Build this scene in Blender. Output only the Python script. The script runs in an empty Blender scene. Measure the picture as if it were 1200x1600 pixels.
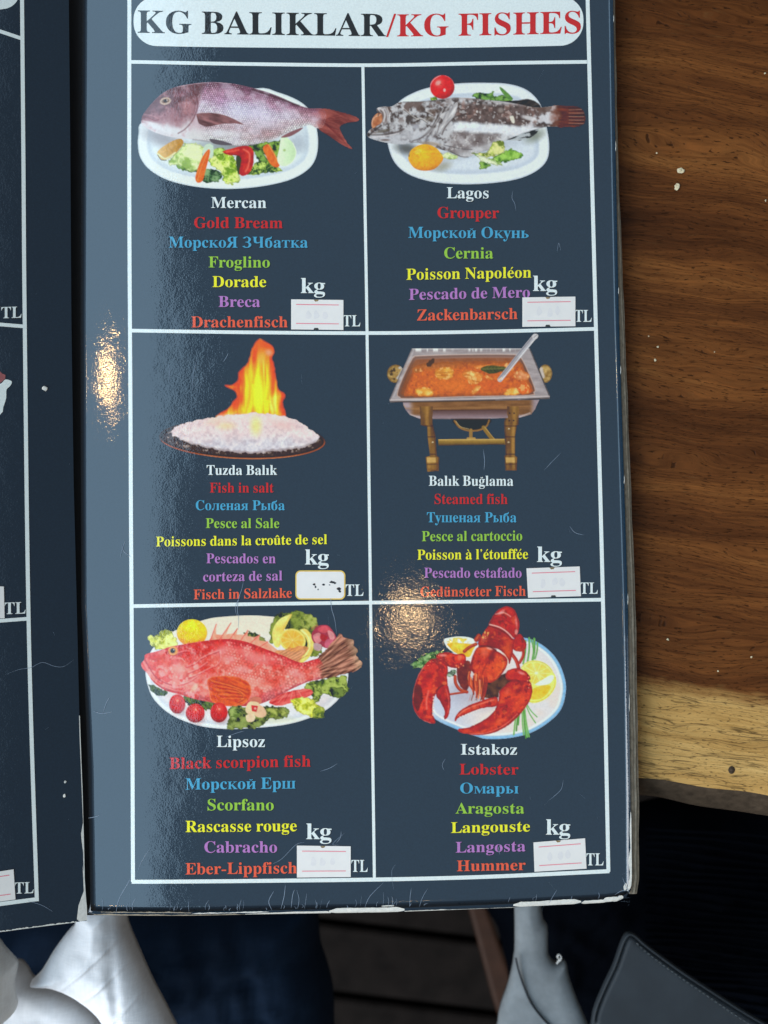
import bpy, bmesh, math, random
import numpy as np
from mathutils import Vector
from mathutils.geometry import delaunay_2d_cdt

scene = bpy.context.scene
C = bpy.context.collection
random.seed(7)

# ---------------------------------------------------------------- camera, world, lamps, exposure
DIST = 0.46                       # camera to menu page
TILT = math.radians(2.2)
PIX = 0.000258                    # one unit of the layout (a 1200 x 1600 sheet) at the page, in metres
ZP = 0.0125                       # height of the menu page above the table top
HALF = 800*PIX/DIST               # tan of half the vertical field of view
CAM = np.array((0.0, -DIST*math.sin(TILT), ZP+DIST*math.cos(TILT)))

cam_data = bpy.data.cameras.new("camera")
cam_data.sensor_fit = 'VERTICAL'; cam_data.sensor_height = 36.0; cam_data.lens = 18.0/HALF
cam_data.clip_start = 0.02; cam_data.clip_end = 50
cam_data.dof.use_dof = True; cam_data.dof.focus_distance = DIST*1.0; cam_data.dof.aperture_fstop = 9.0
cam = bpy.data.objects.new("camera", cam_data); C.objects.link(cam)
cam.location = CAM; cam.rotation_euler = (TILT, 0, 0)
scene.camera = cam

world = bpy.data.worlds.new("World"); scene.world = world; world.use_nodes = True
wb = world.node_tree.nodes["Background"]
wb.inputs[0].default_value = (1.0, 0.93, 0.84, 1); wb.inputs[1].default_value = 0.16

def area(name, loc, aim, size, power, col):
    d = bpy.data.lights.new(name, 'AREA'); d.shape = 'RECTANGLE'; d.size, d.size_y = size
    d.energy = power; d.color = col
    o = bpy.data.objects.new(name, d); C.objects.link(o); o.location = loc
    o.rotation_euler = (Vector(aim)-Vector(loc)).to_track_quat('-Z', 'Y').to_euler()
    return o
# the open sky overhead at the left, mirrored in the left of the page
area("sky_opening", (-0.98, 0.05, 1.75), (-0.98, 0.05, 0.0), (1.15, 2.6), 25, (0.50, 0.76, 1.0))
# added area light overhead, gives the right page its even gloss
area("overhead_fill", (0.20, 0.0, 1.75), (0.20, 0.0, 0.0), (1.15, 2.4), 4.0, (0.52, 0.76, 1.0))
# added fill light low at the left, lifts print and cloth outside page reflections
area("side_fill", (-1.75, -0.95, 1.20), (-0.05, -0.15, 0.0), (1.2, 1.9), 53, (0.90, 0.95, 1.0))

def bulb(name, loc, r, power, col):
    d = bpy.data.lights.new(name, 'POINT'); d.shadow_soft_size = r; d.energy = power; d.color = col
    o = bpy.data.objects.new(name, d); C.objects.link(o); o.location = loc
    return o
# two warm bulbs hanging over the table, seen only as glints in the laminate
bulb("hanging_bulb_left", (-0.520, 0.241, 1.15), 0.016, 1.6, (1.0, 0.60, 0.24))
bulb("hanging_bulb_middle", (0.037, -0.116, 1.20), 0.015, 0.55, (1.0, 0.64, 0.30))

scene.view_settings.view_transform = 'Standard'; scene.view_settings.look = 'None'
scene.view_settings.gamma = 1.0; scene.view_settings.use_curve_mapping = False
scene.view_settings.exposure = 0.0
scene.cycles.max_bounces = 5

# ---------------------------------------------------------------- helpers
def lin(c):
    c = np.asarray(c, float)/255.0
    return np.where(c <= .04045, c/12.92, ((c+.055)/1.055)**2.4)

LIGHT = np.array((0.86, 0.97, 1.18))          # how a white sheet shows under this light
SHEEN = np.array((0.020, 0.026, 0.040))        # what the glossy film adds on top of every ink
def ink(c): return np.clip((lin(c)-SHEEN*.8)/LIGHT, 0.004, 0.93)

def ray(px, py):
    px = np.asarray(px, float); py = np.asarray(py, float)
    dx = (px-600)/800*HALF; dy = (800-py)/800*HALF
    c, s = math.cos(TILT), math.sin(TILT)
    return dx, dy*c+s, dy*s-c

def at(px, py, z=0.0):
    "layout position to a point on the level plane at height z"
    dx, dy, dz = ray(px, py); t = (z-CAM[2])/dz
    return CAM[0]+dx*t, CAM[1]+dy*t

def relief(x, y):
    "the menu board is not quite flat: it rolls down into the spine and has a faint warp"
    d = np.maximum(0.0, -0.092-x)
    return ZP-1.5*d*d+0.00016*np.sin(x*60+1.0)*np.cos(y*45+.6)

def on_page(px, py, lift):
    x, y = at(px, py, ZP)
    return np.stack([x, y, relief(x, y)+lift], -1)

LT = math.radians(24)             # the facing page leans up to the left
HX = at(118, 700, ZP)[0]
def on_left(px, py, lift):
    dx, dy, dz = ray(px, py)
    # plane through (HX, 0, ZP-0.001) with normal (sin, 0, cos)
    n = (math.sin(LT), math.cos(LT)); z0 = ZP-0.001
    t = ((HX-CAM[0])*n[0]+(z0-CAM[2])*n[1])/(dx*n[0]+dz*n[1])
    return np.stack([CAM[0]+dx*t+n[0]*lift, CAM[1]+dy*t, CAM[2]+dz*t+n[1]*lift], -1)

def mesh_obj(name, verts, faces, mat, parent=None, smooth=False, label=None, kind=None):
    me = bpy.data.meshes.new(name)
    me.from_pydata([tuple(map(float, v)) for v in verts], [], [tuple(map(int, f)) for f in faces])
    me.validate(); me.update()
    if mat: me.materials.append(mat)
    if smooth: me.polygons.foreach_set("use_smooth", [True]*len(me.polygons))
    o = bpy.data.objects.new(name, me); C.objects.link(o)
    if parent: o.parent = parent
    if label: o["label"] = label
    if kind: o["kind"] = kind
    return o

def thing(name, label, cat, loc=(0, 0, 0), group=None):
    o = bpy.data.objects.new(name, None); C.objects.link(o); o.location = loc
    o.empty_display_size = .02; o["label"] = label; o["category"] = cat
    if group: o["group"] = group
    return o
def tag(o, label, cat, group=None, kind=None):
    o["label"] = label; o["category"] = cat
    if group: o["group"] = group
    if kind: o["kind"] = kind
    return o
def under(o, parent):
    o.parent = parent; o.matrix_parent_inverse = parent.matrix_basis.inverted(); return o

def interp(pts, t):
    p = np.asarray(pts, float); return np.interp(t, p[:, 0], p[:, 1])

# ---------------------------------------------------------------- materials
def nodes(m):
    m.use_nodes = True; nt = m.node_tree; return nt, nt.nodes["Principled BSDF"]
def N(nt, t, **kw):
    n = nt.nodes.new(t)
    for k, v in kw.items(): setattr(n, k, v)
    return n
def noise(nt, vec, scale, detail=4, rough=.55):
    n = N(nt, 'ShaderNodeTexNoise'); n.inputs['Scale'].default_value = scale; n.inputs['Detail'].default_value = detail; n.inputs['Roughness'].default_value = rough
    nt.links.new(vec, n.inputs['Vector']); return n.outputs['Fac']
def ramp(nt, fac, stops):
    r = N(nt, 'ShaderNodeValToRGB'); e = r.color_ramp.elements
    while len(e) < len(stops): e.new(.5)
    for k, (p, c) in zip(e, stops): k.position = p; k.color = (*c, 1) if len(c) == 3 else c
    nt.links.new(fac, r.inputs[0]); return r.outputs[0]
def mapping(nt, vec, scale, rot=(0, 0, 0)):
    m = N(nt, 'ShaderNodeMapping'); m.inputs['Scale'].default_value = scale; m.inputs['Rotation'].default_value = rot
    nt.links.new(vec, m.inputs['Vector']); return m.outputs[0]
def mixc(nt, fac, a, b, mode='MIX'):
    m = N(nt, 'ShaderNodeMix', data_type='RGBA', blend_type=mode)
    for v, i in ((fac, 0), (a, 6), (b, 7)):
        if isinstance(v, (int, float)): m.inputs[i].default_value = v
        elif isinstance(v, tuple): m.inputs[i].default_value = (*v[:3], 1)
        else: nt.links.new(v, m.inputs[i])
    return m.outputs[2]
def math_(nt, op, a, b=0.0, c=None):
    m = N(nt, 'ShaderNodeMath', operation=op)
    for i, v in enumerate((a, b, c)):
        if v is None: continue
        if isinstance(v, (int, float)): m.inputs[i].default_value = v
        else: nt.links.new(v, m.inputs[i])
    return m.outputs[0]

def laminate(name, col=None, attr=False, mottle=.10):
    "printed card under a scuffed, finely grained laminate"
    m = bpy.data.materials.new(name); nt, b = nodes(m)
    pos = N(nt, 'ShaderNodeNewGeometry').outputs['Position']
    if attr:
        a = N(nt, 'ShaderNodeVertexColor'); a.layer_name = "ink"; base = a.outputs['Color']
    else:
        base = N(nt, 'ShaderNodeRGB').outputs[0]; base.default_value = (*[float(x) for x in col], 1)
    f = noise(nt, pos, 1400, 2, .6)
    base = mixc(nt, 1.0, base, ramp(nt, f, [(.3, (1-mottle,)*3), (.7, (1+mottle,)*3)]), 'MULTIPLY')
    nt.links.new(base, b.inputs['Base Color'])
    b.inputs['IOR'].default_value = 1.5; b.inputs['Specular IOR Level'].default_value = .8
    wear = noise(nt, pos, 28, 5, .65); fine = noise(nt, mapping(nt, pos, (260, 60, 200), (0, 0, .5)), 1, 3)
    r = math_(nt, 'ADD', math_(nt, 'MULTIPLY', wear, .07), math_(nt, 'MULTIPLY', fine, .03))
    nt.links.new(math_(nt, 'ADD', r, .0), b.inputs['Roughness'])
    g1 = noise(nt, pos, 1500, 1, .6); g2 = noise(nt, pos, 90, 3, .6)
    h = math_(nt, 'ADD', math_(nt, 'MULTIPLY', g1, .000018), math_(nt, 'MULTIPLY', g2, .00008))
    bu = N(nt, 'ShaderNodeBump'); bu.inputs['Strength'].default_value = 1.0; bu.inputs['Distance'].default_value = 1.0
    nt.links.new(h, bu.inputs['Height']); nt.links.new(bu.outputs[0], b.inputs['Normal'])
    return m

def matte(name, col, rough=.85, vary=.25, scale=200, bump=.0, spec=.3, fuzz=0.):
    m = bpy.data.materials.new(name); nt, b = nodes(m)
    pos = N(nt, 'ShaderNodeNewGeometry').outputs['Position']
    f = noise(nt, pos, scale, 5, .6)
    c = np.asarray(col, float)
    nt.links.new(ramp(nt, f, [(.25, tuple(c*(1-vary))), (.75, tuple(np.minimum(c*(1+vary), .95)))]), b.inputs['Base Color'])
    b.inputs['Roughness'].default_value = rough; b.inputs['Specular IOR Level'].default_value = spec
    if fuzz: b.inputs['Sheen Weight'].default_value = fuzz
    if bump:
        bu = N(nt, 'ShaderNodeBump'); bu.inputs['Distance'].default_value = bump; bu.inputs['Strength'].default_value = 1
        nt.links.new(f, bu.inputs['Height']); nt.links.new(bu.outputs[0], b.inputs['Normal'])
    return m

NAVY = (0.0095, 0.0255, 0.0440)
M = {}
M['page'] = laminate('navy_laminate', NAVY)
for n, c in dict(white=(220,238,254), red=(196,40,46), blue=(72,164,216), green=(146,200,78), yellow=(242,238,60), purple=(176,124,206), orange=(226,98,78), black=(14,15,20), tred=(196,34,46)).items():
    M[n] = laminate('ink_'+n, ink(c), mottle=.06)
M['photo'] = laminate('photo_print', attr=True, mottle=.03)
M['shade'] = laminate('ink_letter_shadow', (.010, .014, .022))
M['label'] = matte('sticker_paper', ink((222, 229, 243)), .55, .035, 160, .00002, .4)
M['labelline'] = matte('sticker_pink_line', ink((222, 120, 150)), .6, .05)
M['gold'] = matte('sticker_gold_border', ink((222, 196, 110)), .5, .06)
M['stain'] = matte('dark_stain', (.03, .03, .035), .7, .3, 800)
M['board'] = matte('raw_board', (.33, .28, .21), .9, .32, 420, .00012)
M['boardedge'] = matte('board_edge', (.22, .18, .13), .9, .35, 500, .0001)
M['worn'] = matte('worn_white_card', (.72, .69, .62), .9, .14, 700, .0002)
M['scratch'] = matte('scuffed_laminate', (.24, .30, .38), .6, .2, 900)
M['spine'] = matte('dark_spine', (.006, .007, .009), .7, .2)

# ---------------------------------------------------------------- flat print: the dish photographs of the menu
# Each printed photograph is worked out as a grid of ink colours (numpy only) and laid on the page as a
# fine coloured sheet.  Coordinates are in units of the print, colours are printed sRGB values.
def _hash(ix, iy, seed):
    h = np.sin(ix*127.1 + iy*311.7 + seed*74.7)*43758.5453
    return h - np.floor(h)

def vnoise(x, y, seed=0):
    ix = np.floor(x); iy = np.floor(y); fx = x-ix; fy = y-iy
    fx = fx*fx*(3-2*fx); fy = fy*fy*(3-2*fy)
    a = _hash(ix, iy, seed); b = _hash(ix+1, iy, seed); c = _hash(ix, iy+1, seed); d = _hash(ix+1, iy+1, seed)
    return a+(b-a)*fx+(c-a)*fy+(a-b-c+d)*fx*fy

def sstep(a, b, x):
    t = np.clip((x-a)/(b-a), 0, 1); return t*t*(3-2*t)

def catmull(pts, k=4, closed=True):
    p = np.array(pts, float); n = len(p); out = []
    rng = range(n) if closed else range(n-1)
    for i in rng:
        if closed: p0, p1, p2, p3 = p[i-1], p[i], p[(i+1) % n], p[(i+2) % n]
        else: p0, p1, p2, p3 = p[max(i-1, 0)], p[i], p[i+1], p[min(i+2, n-1)]
        for j in range(k):
            t = j/k
            out.append(.5*((2*p1)+(-p0+p2)*t+(2*p0-5*p1+4*p2-p3)*t*t+(-p0+3*p1-3*p2+p3)*t**3))
    if not closed: out.append(p[-1])
    return np.array(out)

class Print:
    def __init__(self, origin, scale, size, step):
        self.o = origin; self.s = scale; self.px = step*scale
        self.nx = int(size[0]/self.px); self.ny = int(size[1]/self.px)
        self.X, self.Y = np.meshgrid((np.arange(self.nx)+.5)*self.px, (np.arange(self.ny)+.5)*self.px)
        self.img = np.zeros((self.ny, self.nx, 3)); self.a = np.zeros((self.ny, self.nx))
    def n(self, f, seed=0, oct=3, fy=None, ang=0.):
        fy = f if fy is None else fy
        c, s = math.cos(ang), math.sin(ang)
        x = (self.X*c+self.Y*s)*f; y = (-self.X*s+self.Y*c)*fy; r = 0; w = .5; t = 0
        for i in range(oct):
            r = r+w*vnoise(x+i*17.3, y+i*9.1, seed+i*3.7); t += w; w *= .5; x = x*2.03; y = y*2.03
        return r/t
    def sd(self, pts, closed=True):
        p = np.asarray(pts, float); m = 30
        i0 = max(int((p[:, 0].min()-m)/self.px), 0); i1 = min(int((p[:, 0].max()+m)/self.px)+1, self.nx)
        j0 = max(int((p[:, 1].min()-m)/self.px), 0); j1 = min(int((p[:, 1].max()+m)/self.px)+1, self.ny)
        D = np.full((self.ny, self.nx), 1e3)
        if i1 <= i0 or j1 <= j0: return D
        x = self.X[j0:j1, i0:i1]; y = self.Y[j0:j1, i0:i1]
        d2 = np.full(x.shape, 1e9); ins = np.zeros(x.shape, bool)
        q = np.roll(p, -1, 0) if closed else p[1:]
        for (ax, ay), (bx, by) in zip(p if closed else p[:-1], q):
            ex, ey = bx-ax, by-ay; wx = x-ax; wy = y-ay
            t = np.clip((wx*ex+wy*ey)/(ex*ex+ey*ey+1e-9), 0, 1)
            d2 = np.minimum(d2, (wx-ex*t)**2+(wy-ey*t)**2)
            if closed:
                c = (ay > y) != (by > y)
                ins ^= c & (x < (bx-ax)*(y-ay)/((by-ay) if by != ay else 1e-9)+ax)
        d = np.sqrt(d2)
        D[j0:j1, i0:i1] = np.where(ins, -d, d) if closed else d
        return D
    def mask(self, sd, soft=0.): return np.clip(.5-sd/(self.px*1.1+soft), 0, 1)
    def put(self, m, col, op=1.):
        m = np.asarray(m)*op
        na = m+self.a*(1-m); k = (m/np.maximum(na, 1e-6))[..., None]
        self.img = np.where(na[..., None] > 0, self.img*(1-k)+np.asarray(col, float)*k, self.img)
        self.a = na
    def ink(self, m, col, op=1.):            # overprint only where something is printed already
        m = np.asarray(m)*op*(self.a > .5)
        self.img = self.img*(1-m[..., None])+np.asarray(col, float)*m[..., None]
    def mul(self, m, k):
        self.img = self.img*(1+(np.asarray(k)-1)*np.asarray(m))[..., None]
    def mix(self, c1, c2, t):
        t = np.clip(t, 0, 1)[..., None]
        return np.asarray(c1, float)*(1-t)+np.asarray(c2, float)*t
    def blob(self, pts, col, rough=0, rf=.06, k=4, soft=0., seed=1, op=1.):
        sd = self.sd(catmull(pts, k) if k > 1 else pts)
        if rough: sd = sd+(self.n(rf, seed, 2)-.5)*2*rough
        m = self.mask(sd, soft); self.put(m, col, op); return m, sd
    def ell(self, cx, cy, rx, ry, ang=0., pw=2.):
        t = np.linspace(0, 2*math.pi, 48, endpoint=False); c, s = math.cos(ang), math.sin(ang)
        ex = np.sign(np.cos(t))*np.abs(np.cos(t))**(2/pw)*rx; ey = np.sign(np.sin(t))*np.abs(np.sin(t))**(2/pw)*ry
        return np.stack([cx+ex*c-ey*s, cy+ex*s+ey*c], 1)
    def line(self, pts, w, col, op=1., soft=1., smooth=True, ink=True, taper=False):
        p = catmull(pts, 4, False) if smooth and len(pts) > 2 else np.asarray(pts, float)
        if taper:
            m = np.zeros((self.ny, self.nx)); n = len(p)
            for i in range(n-1):
                ww = w*(1-i/(n-1))**.7
                m = np.maximum(m, np.clip(.5-(self.sd(p[i:i+2], False)-ww/2)/(self.px*soft), 0, 1))
        else: m = np.clip(.5-(self.sd(p, False)-w/2)/(self.px*soft), 0, 1)
        (self.ink if ink else self.put)(m, col, op); return m
    def leaf(self, pts, dark, mid, light, seed=1, f=.035, rough=9, rf=.07, fy=None, ang=0.):
        t = self.n(f, seed, 4, fy, ang)
        r = 1-np.abs(2*self.n(f*.8, seed+5, 3, fy, ang)-1)
        col = self.mix(dark, mid, sstep(.32, .52, t)); col = self.mix(col.reshape(-1, 3), light, sstep(.5, .72, t*.6+r*.4).reshape(-1)).reshape(col.shape)
        m, sd = self.blob(pts, col, rough, rf, 3, seed=seed)
        rib = 1-np.abs(2*self.n(f*1.6, seed+9, 2, fy, ang+.6)-1)
        self.ink(m*sstep(.86, .97, rib), light, .7); self.ink(m*sstep(.62, .8, self.n(f*2.2, seed+13, 3)), dark, .55)
        self.mul(m*(sd > -5), .82)
        return m, sd
    def ball(self, cx, cy, rx, ry, base, hi, lo, spot=(-.35, -.4), ang=0., sh=1., pts=None):
        p = self.ell(cx, cy, rx, ry, ang) if pts is None else catmull(pts, 4)
        m = self.mask(self.sd(p))
        dx = (self.X-cx)/rx; dy = (self.Y-cy)/ry
        r = np.sqrt(dx*dx+dy*dy)
        l = 1-np.sqrt((dx-spot[0])**2+(dy-spot[1])**2)/1.6
        col = self.mix(lo, base, sstep(.0, .45, l)); col = self.mix(col.reshape(-1, 3), hi, (sstep(.55, .95, l)*sh).reshape(-1)).reshape(col.shape)
        self.put(m, col); return m
    def spot(self, cx, cy, rx, ry, col, op=1., ang=0., soft=.6):
        c, s = math.cos(ang), math.sin(ang); dx = self.X-cx; dy = self.Y-cy
        r = np.sqrt(((dx*c+dy*s)/rx)**2+((-dx*s+dy*c)/ry)**2)
        self.ink(1-sstep(1-soft, 1+soft*.3, r), col, op)
    def column(self, m):
        ins = m > .5; idx = np.arange(self.ny)[:, None]
        top = np.where(ins.any(0), np.argmax(ins, 0), 0); bot = np.where(ins.any(0), self.ny-1-np.argmax(ins[::-1], 0), 1)
        return np.clip((idx-top)/np.maximum(bot-top, 1), 0, 1)
    def blend_back(self, T, w):
        self.img = self.img*(1-w[..., None])+T*w[..., None]
    def grain(self, amt, seed=3, fine=.24, con=1.08):
        g = self.n(.16, seed, 2)-.5
        sat = (self.img.max(2)-self.img.min(2))/np.maximum(self.img.max(2), 1)
        g2 = self.n(.11, seed+7, 3)-.5
        k = 1+g*amt*.6+g2*np.clip(sat*1.2, 0, 1)*fine
        self.img = np.clip((self.img*k[..., None]-112)*con+120, 3, 252)

def plate(P, pts, col, rim, inset, shade, k=4):
    m, sd = P.blob(pts, col, k=k)
    P.ink(P.mask(np.abs(sd+inset*.5)-inset*.42, 10), rim, .75)
    t = sstep(-inset-25, -inset+4, sd)*sstep(-inset+16, -inset+2, sd)
    P.ink(t*m, shade, .55)
    P.ink(m*(sd > -6), shade, .35)
    P.ink(m*P.n(.006, 5, 2), shade, .18)
    return m, sd

def scales(P, f, ang=0., seed=0):
    c, s = math.cos(ang), math.sin(ang)
    u = (P.X*c+P.Y*s)*f+P.n(.01, seed, 2)*1.2; v = (-P.X*s+P.Y*c)*f*1.15+P.n(.012, seed+4, 2)*1.2
    row = np.floor(v); uu = u+.5*(row % 2)
    fu = uu-np.floor(uu)-.5; fv = v-row-.5
    r = np.sqrt((fu-.25)**2+fv**2)
    return np.clip(1.25-r*1.9, 0, 1)

def gold_bream(step):
    P = Print((200, 100), 3.243, (1180, 645), step)
    plate(P, [(640,125),(760,145),(860,185),(920,235),(952,310),(963,400),(950,480),(905,540),(810,590),(660,622),(500,633),(340,622),(205,590),(115,540),(66,480),(51,415),(55,350),(80,290),(300,200)], (212,227,242), (228,238,248), 55, (172,190,212))
    P.spot(170, 375, 130, 55, (140,140,155), .8, .35, .9); P.spot(560, 420, 330, 50, (120,130,140), .8, 0, .9); P.spot(860,400,60,70,(165,178,198),.8,.5,.9)
    # salad
    P.leaf([(610,420),(700,395),(780,390),(790,430),(760,470),(680,460)], (30,55,30), (75,115,50), (140,175,80), 11)
    P.leaf([(250,480),(300,500),(360,520),(370,545),(300,548),(245,520)], (35,70,40), (80,125,65), (120,160,90), 12)
    P.leaf([(200,500),(250,440),(300,400),(360,410),(385,430),(375,500),(350,540),(310,550),(270,520),(230,515)], (140,175,95), (195,222,150), (225,240,190), 13, .02)
    P.leaf([(375,560),(400,530),(460,545),(480,575),(440,600),(380,598)], (30,60,42), (70,115,75), (130,165,120), 14)
    P.leaf([(425,440),(470,425),(500,440),(490,470),(440,470)], (85,125,45), (140,180,75), (185,215,120), 15)
    P.leaf([(405,485),(450,460),(510,455),(545,490),(560,560),(565,595),(520,612),(490,600),(470,555),(430,520)], (110,150,40), (175,208,75), (220,236,150), 16, .03)
    P.blob([(385,420),(405,405),(430,415),(435,460),(420,480),(395,460),(378,450)], (190,212,200), 4)
    P.leaf([(600,560),(630,520),(680,480),(720,490),(760,525),(785,545),(700,550),(640,562)], (40,75,30), (115,155,55), (190,215,115), 17)
    P.leaf([(640,440),(665,430),(690,455),(700,500),(660,490)], (25,45,28), (70,110,50), (120,160,80), 18)
    P.blob([(548,470),(572,470),(580,500),(565,560),(553,540)], (52,66,42))
    # lemon, tomato, carrots, egg
    m, sd = P.blob([(148,450),(180,418),(232,388),(268,380),(282,398),(262,432),(225,468),(190,487),(165,480)], P.mix((222,190,125), (176,130,60), (P.X-150)/130+.3*P.n(.05,3)))
    P.line([(150,455),(172,472),(195,480),(240,450)], 9, (240,228,190), .85)
    P.line([(151,462),(168,486),(195,489)], 4, (70,70,60), .8)
    tc = P.mix((205,60,52), (150,22,25), P.n(.03,8)*1.3-.2)
    P.blob([(478,446),(520,430),(600,414),(634,436),(636,495),(618,548),(585,567),(563,550),(574,490),(560,466),(515,462)], tc, 2)
    P.line([(585,432),(615,455),(612,510),(596,545)], 9, (235,120,105), .7, 3); P.line([(500,446),(560,436)], 7, (230,110,95), .6, 3); P.line([(490,453),(560,464),(572,480)], 4, (90,20,20), .6,2)
    oc = P.mix((236,122,58), (200,84,40), P.n(.03,9,3,.08,-1.1)*1.4-.2)
    P.blob([(408,433),(415,452),(395,535),(378,592),(352,602),(341,578),(352,535),(378,470)], oc); P.line([(405,445),(370,530),(352,590)], 4, (250,165,100), .6,2)
    P.blob([(684,424),(712,407),(738,445),(768,508),(752,524),(722,508),(697,462)], oc); P.line([(712,410),(745,465),(765,508)], 4, (250,175,110), .7,2)
    P.blob([(776,372),(800,370),(835,400),(852,445),(838,490),(805,516),(770,512),(756,480),(766,430)], P.mix((216,238,214), (180,214,170), (P.X-760)/110)); P.spot(793,437,9,8,(150,180,110),.8)
    P.line([(836,402),(852,445),(838,490),(805,515)], 5, (225,240,225), .8)
    # the fish
    tail = [(965,240),(1000,228),(1060,240),(1120,256),(1169,277),(1160,292),(1110,298),(1074,318),(1082,350),(1110,400),(1136,432),(1085,410),(1020,365),(965,325)]
    m, sd = P.blob(tail, P.mix((160,84,80), (104,48,52), P.n(.012,21,3,.07,.45)*1.8-.4), 2, .09, 3)
    for a in range(9):
        P.line([(985,285),(1060+a*12,250+abs(a-3)*20)] if a < 4 else [(985,290),(1030+a*9,290+a*14)], 3, (90,30,38), .5)
    mt = m; P.blob([(775,372),(820,345),(885,322),(870,340),(820,368)], (128,88,98)); T = P.img.copy()
    body = [(69,282),(80,252),(128,192),(180,146),(240,118),(320,102),(420,93),(520,100),(600,115),(700,142),(780,172),(850,204),(920,226),(985,228),(1005,262),(990,315),(960,326),(920,308),(870,324),(800,350),(740,380),(650,404),(545,414),(430,392),(330,382),(230,372),(150,352),(95,325),(70,304)]
    m, sd = P.blob(body, (180,150,175)); v = P.column(m)
    t = v+.18*(P.n(.012,31,3)-.5)
    col = P.mix((104,70,94), (166,128,158), sstep(.0,.2,t)); col = P.mix(col.reshape(-1,3), (204,194,222), sstep(.18,.45,t).reshape(-1)).reshape(col.shape)
    col = P.mix(col.reshape(-1,3), (192,174,190), sstep(.5,.72,t).reshape(-1)).reshape(col.shape); col = P.mix(col.reshape(-1,3), (204,206,216), sstep(.75,.98,t).reshape(-1)).reshape(col.shape)
    P.put(m, col)
    P.spot(470,190,110,45,(160,106,160),.35,.2,.9); P.spot(560,235,90,60,(190,196,232),.75,.3,.9); P.spot(660,225,90,40,(185,180,222),.5,.3,.9)
    P.spot(900,255,110,40,(150,100,112),.5,0.1,.9); P.spot(700,360,130,35,(150,112,118),.5,-.2,.9)
    sc = scales(P, .088, .12, 2); on = m*sstep(330,380,P.X-(.25*(P.Y-240)))*sstep(1010,900,P.X)
    P.mul(on, .8+.34*sc); P.ink(on*sstep(.75,1,sc)*sstep(.4,.7,P.n(.03,3)), (236,232,246), .6); P.mul(on, .8+.4*P.n(.11,91,2))
    P.ink(on*sstep(.35,.1,sc), (110,66,95), .3); P.ink(on*sstep(.45,.7,P.n(.02,77,3)), (206,206,230), .4)
    wt = mt*sstep(950,1000,P.X+.25*np.abs(P.Y-275))+m*0; P.ink(m*sstep(900,990,P.X)*P.n(.07,66,2), (176,90,92), .6); P.blend_back(T, np.clip(wt,0,1)*(sc*.45+.55))
    P.spot(620,250,150,38,(206,204,236),.5,.2,.9); P.spot(480,350,160,22,(214,220,234),.6,.06,.9); P.spot(700,310,120,26,(196,190,214),.45,.05,.9)
    hd = m*sstep(370,335,P.X+.35*np.abs(P.Y-215)*np.sign(P.Y-215)*.9)
    hc = P.mix((104,72,84), (150,108,122), sstep(.25,.55,v+.5*(P.n(.03,41)-.5))); hc = P.mix(hc.reshape(-1,3), (206,206,220), sstep(.6,.85,v+.25*(P.n(.02,42)-.5)).reshape(-1)).reshape(hc.shape)
    P.ink(hd, hc, .95); P.ink(hd*sstep(.55,.8,P.n(.05,43)), (190,150,165), .5); P.ink(hd*sstep(.5,.8,P.n(.07,47))*sstep(.75,.5,v), (80,50,60), .45); P.spot(215,335,90,26,(214,220,234),.7,.2,.9); P.spot(130,310,50,16,(216,224,238),.7,.35,.9); P.spot(275,150,50,22,(140,96,116),.5,-.3,.9)
    P.spot(300,215,38,55,(170,120,130),.55,.2,.8); P.spot(150,225,50,30,(120,96,112),.5,-.6,.9)
    P.line([(322,128),(350,175),(352,225),(328,285),(290,330),(255,352)], 5, (92,44,52), .7, 2.5); P.line([(318,160),(338,205),(334,250)], 5, (110,55,60), .5, 3)
    P.line([(265,170),(250,215),(262,265)], 4, (95,60,70), .45,2.5); P.line([(300,170),(285,240)], 4, (200,165,175), .4,3)
    P.spot(190,188,31,20,(206,186,172),.9,-.2,.25); P.spot(190,188,23,13,(120,96,90),.9,-.2,.3); P.spot(189,187,11,10,(52,42,46),1,0,.4); P.spot(198,183,4,3,(220,220,225),.9)
    P.line([(72,268),(105,274),(135,286),(155,283)], 4.5, (128,72,84), .8,2); P.line([(75,288),(120,300),(150,306)], 5, (222,226,238), .7,3); P.line([(80,256),(120,262),(152,276)], 5, (190,140,155), .6,3)
    P.blob([(350,252),(400,246),(470,254),(530,276),(590,308),(540,302),(480,304),(440,312),(400,318),(362,304),(352,280)], P.mix((84,58,66), (156,108,116), P.n(.02,51,3,.09,.3)*1.5-.25)); P.line([(352,250),(430,246),(520,268),(590,308)], 3.5, (215,210,225), .6,2)
    P.line([(630,130),(720,160),(800,188),(868,212)], 6, (58,40,48), .75, 3); P.line([(250,116),(330,101),(430,93),(520,99)], 4, (216,196,216), .6,2)
    P.line([(400,128),(560,130),(700,168),(850,215),(960,238)], 3, (120,75,105), .5,2)
    P.line([(330,384),(430,396),(545,415),(650,405)], 5, (120,110,120), .6,3); P.blob([(415,380),(470,388),(530,408),(480,412),(430,402)], (88,82,96))
    P.grain(.1); return P

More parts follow.
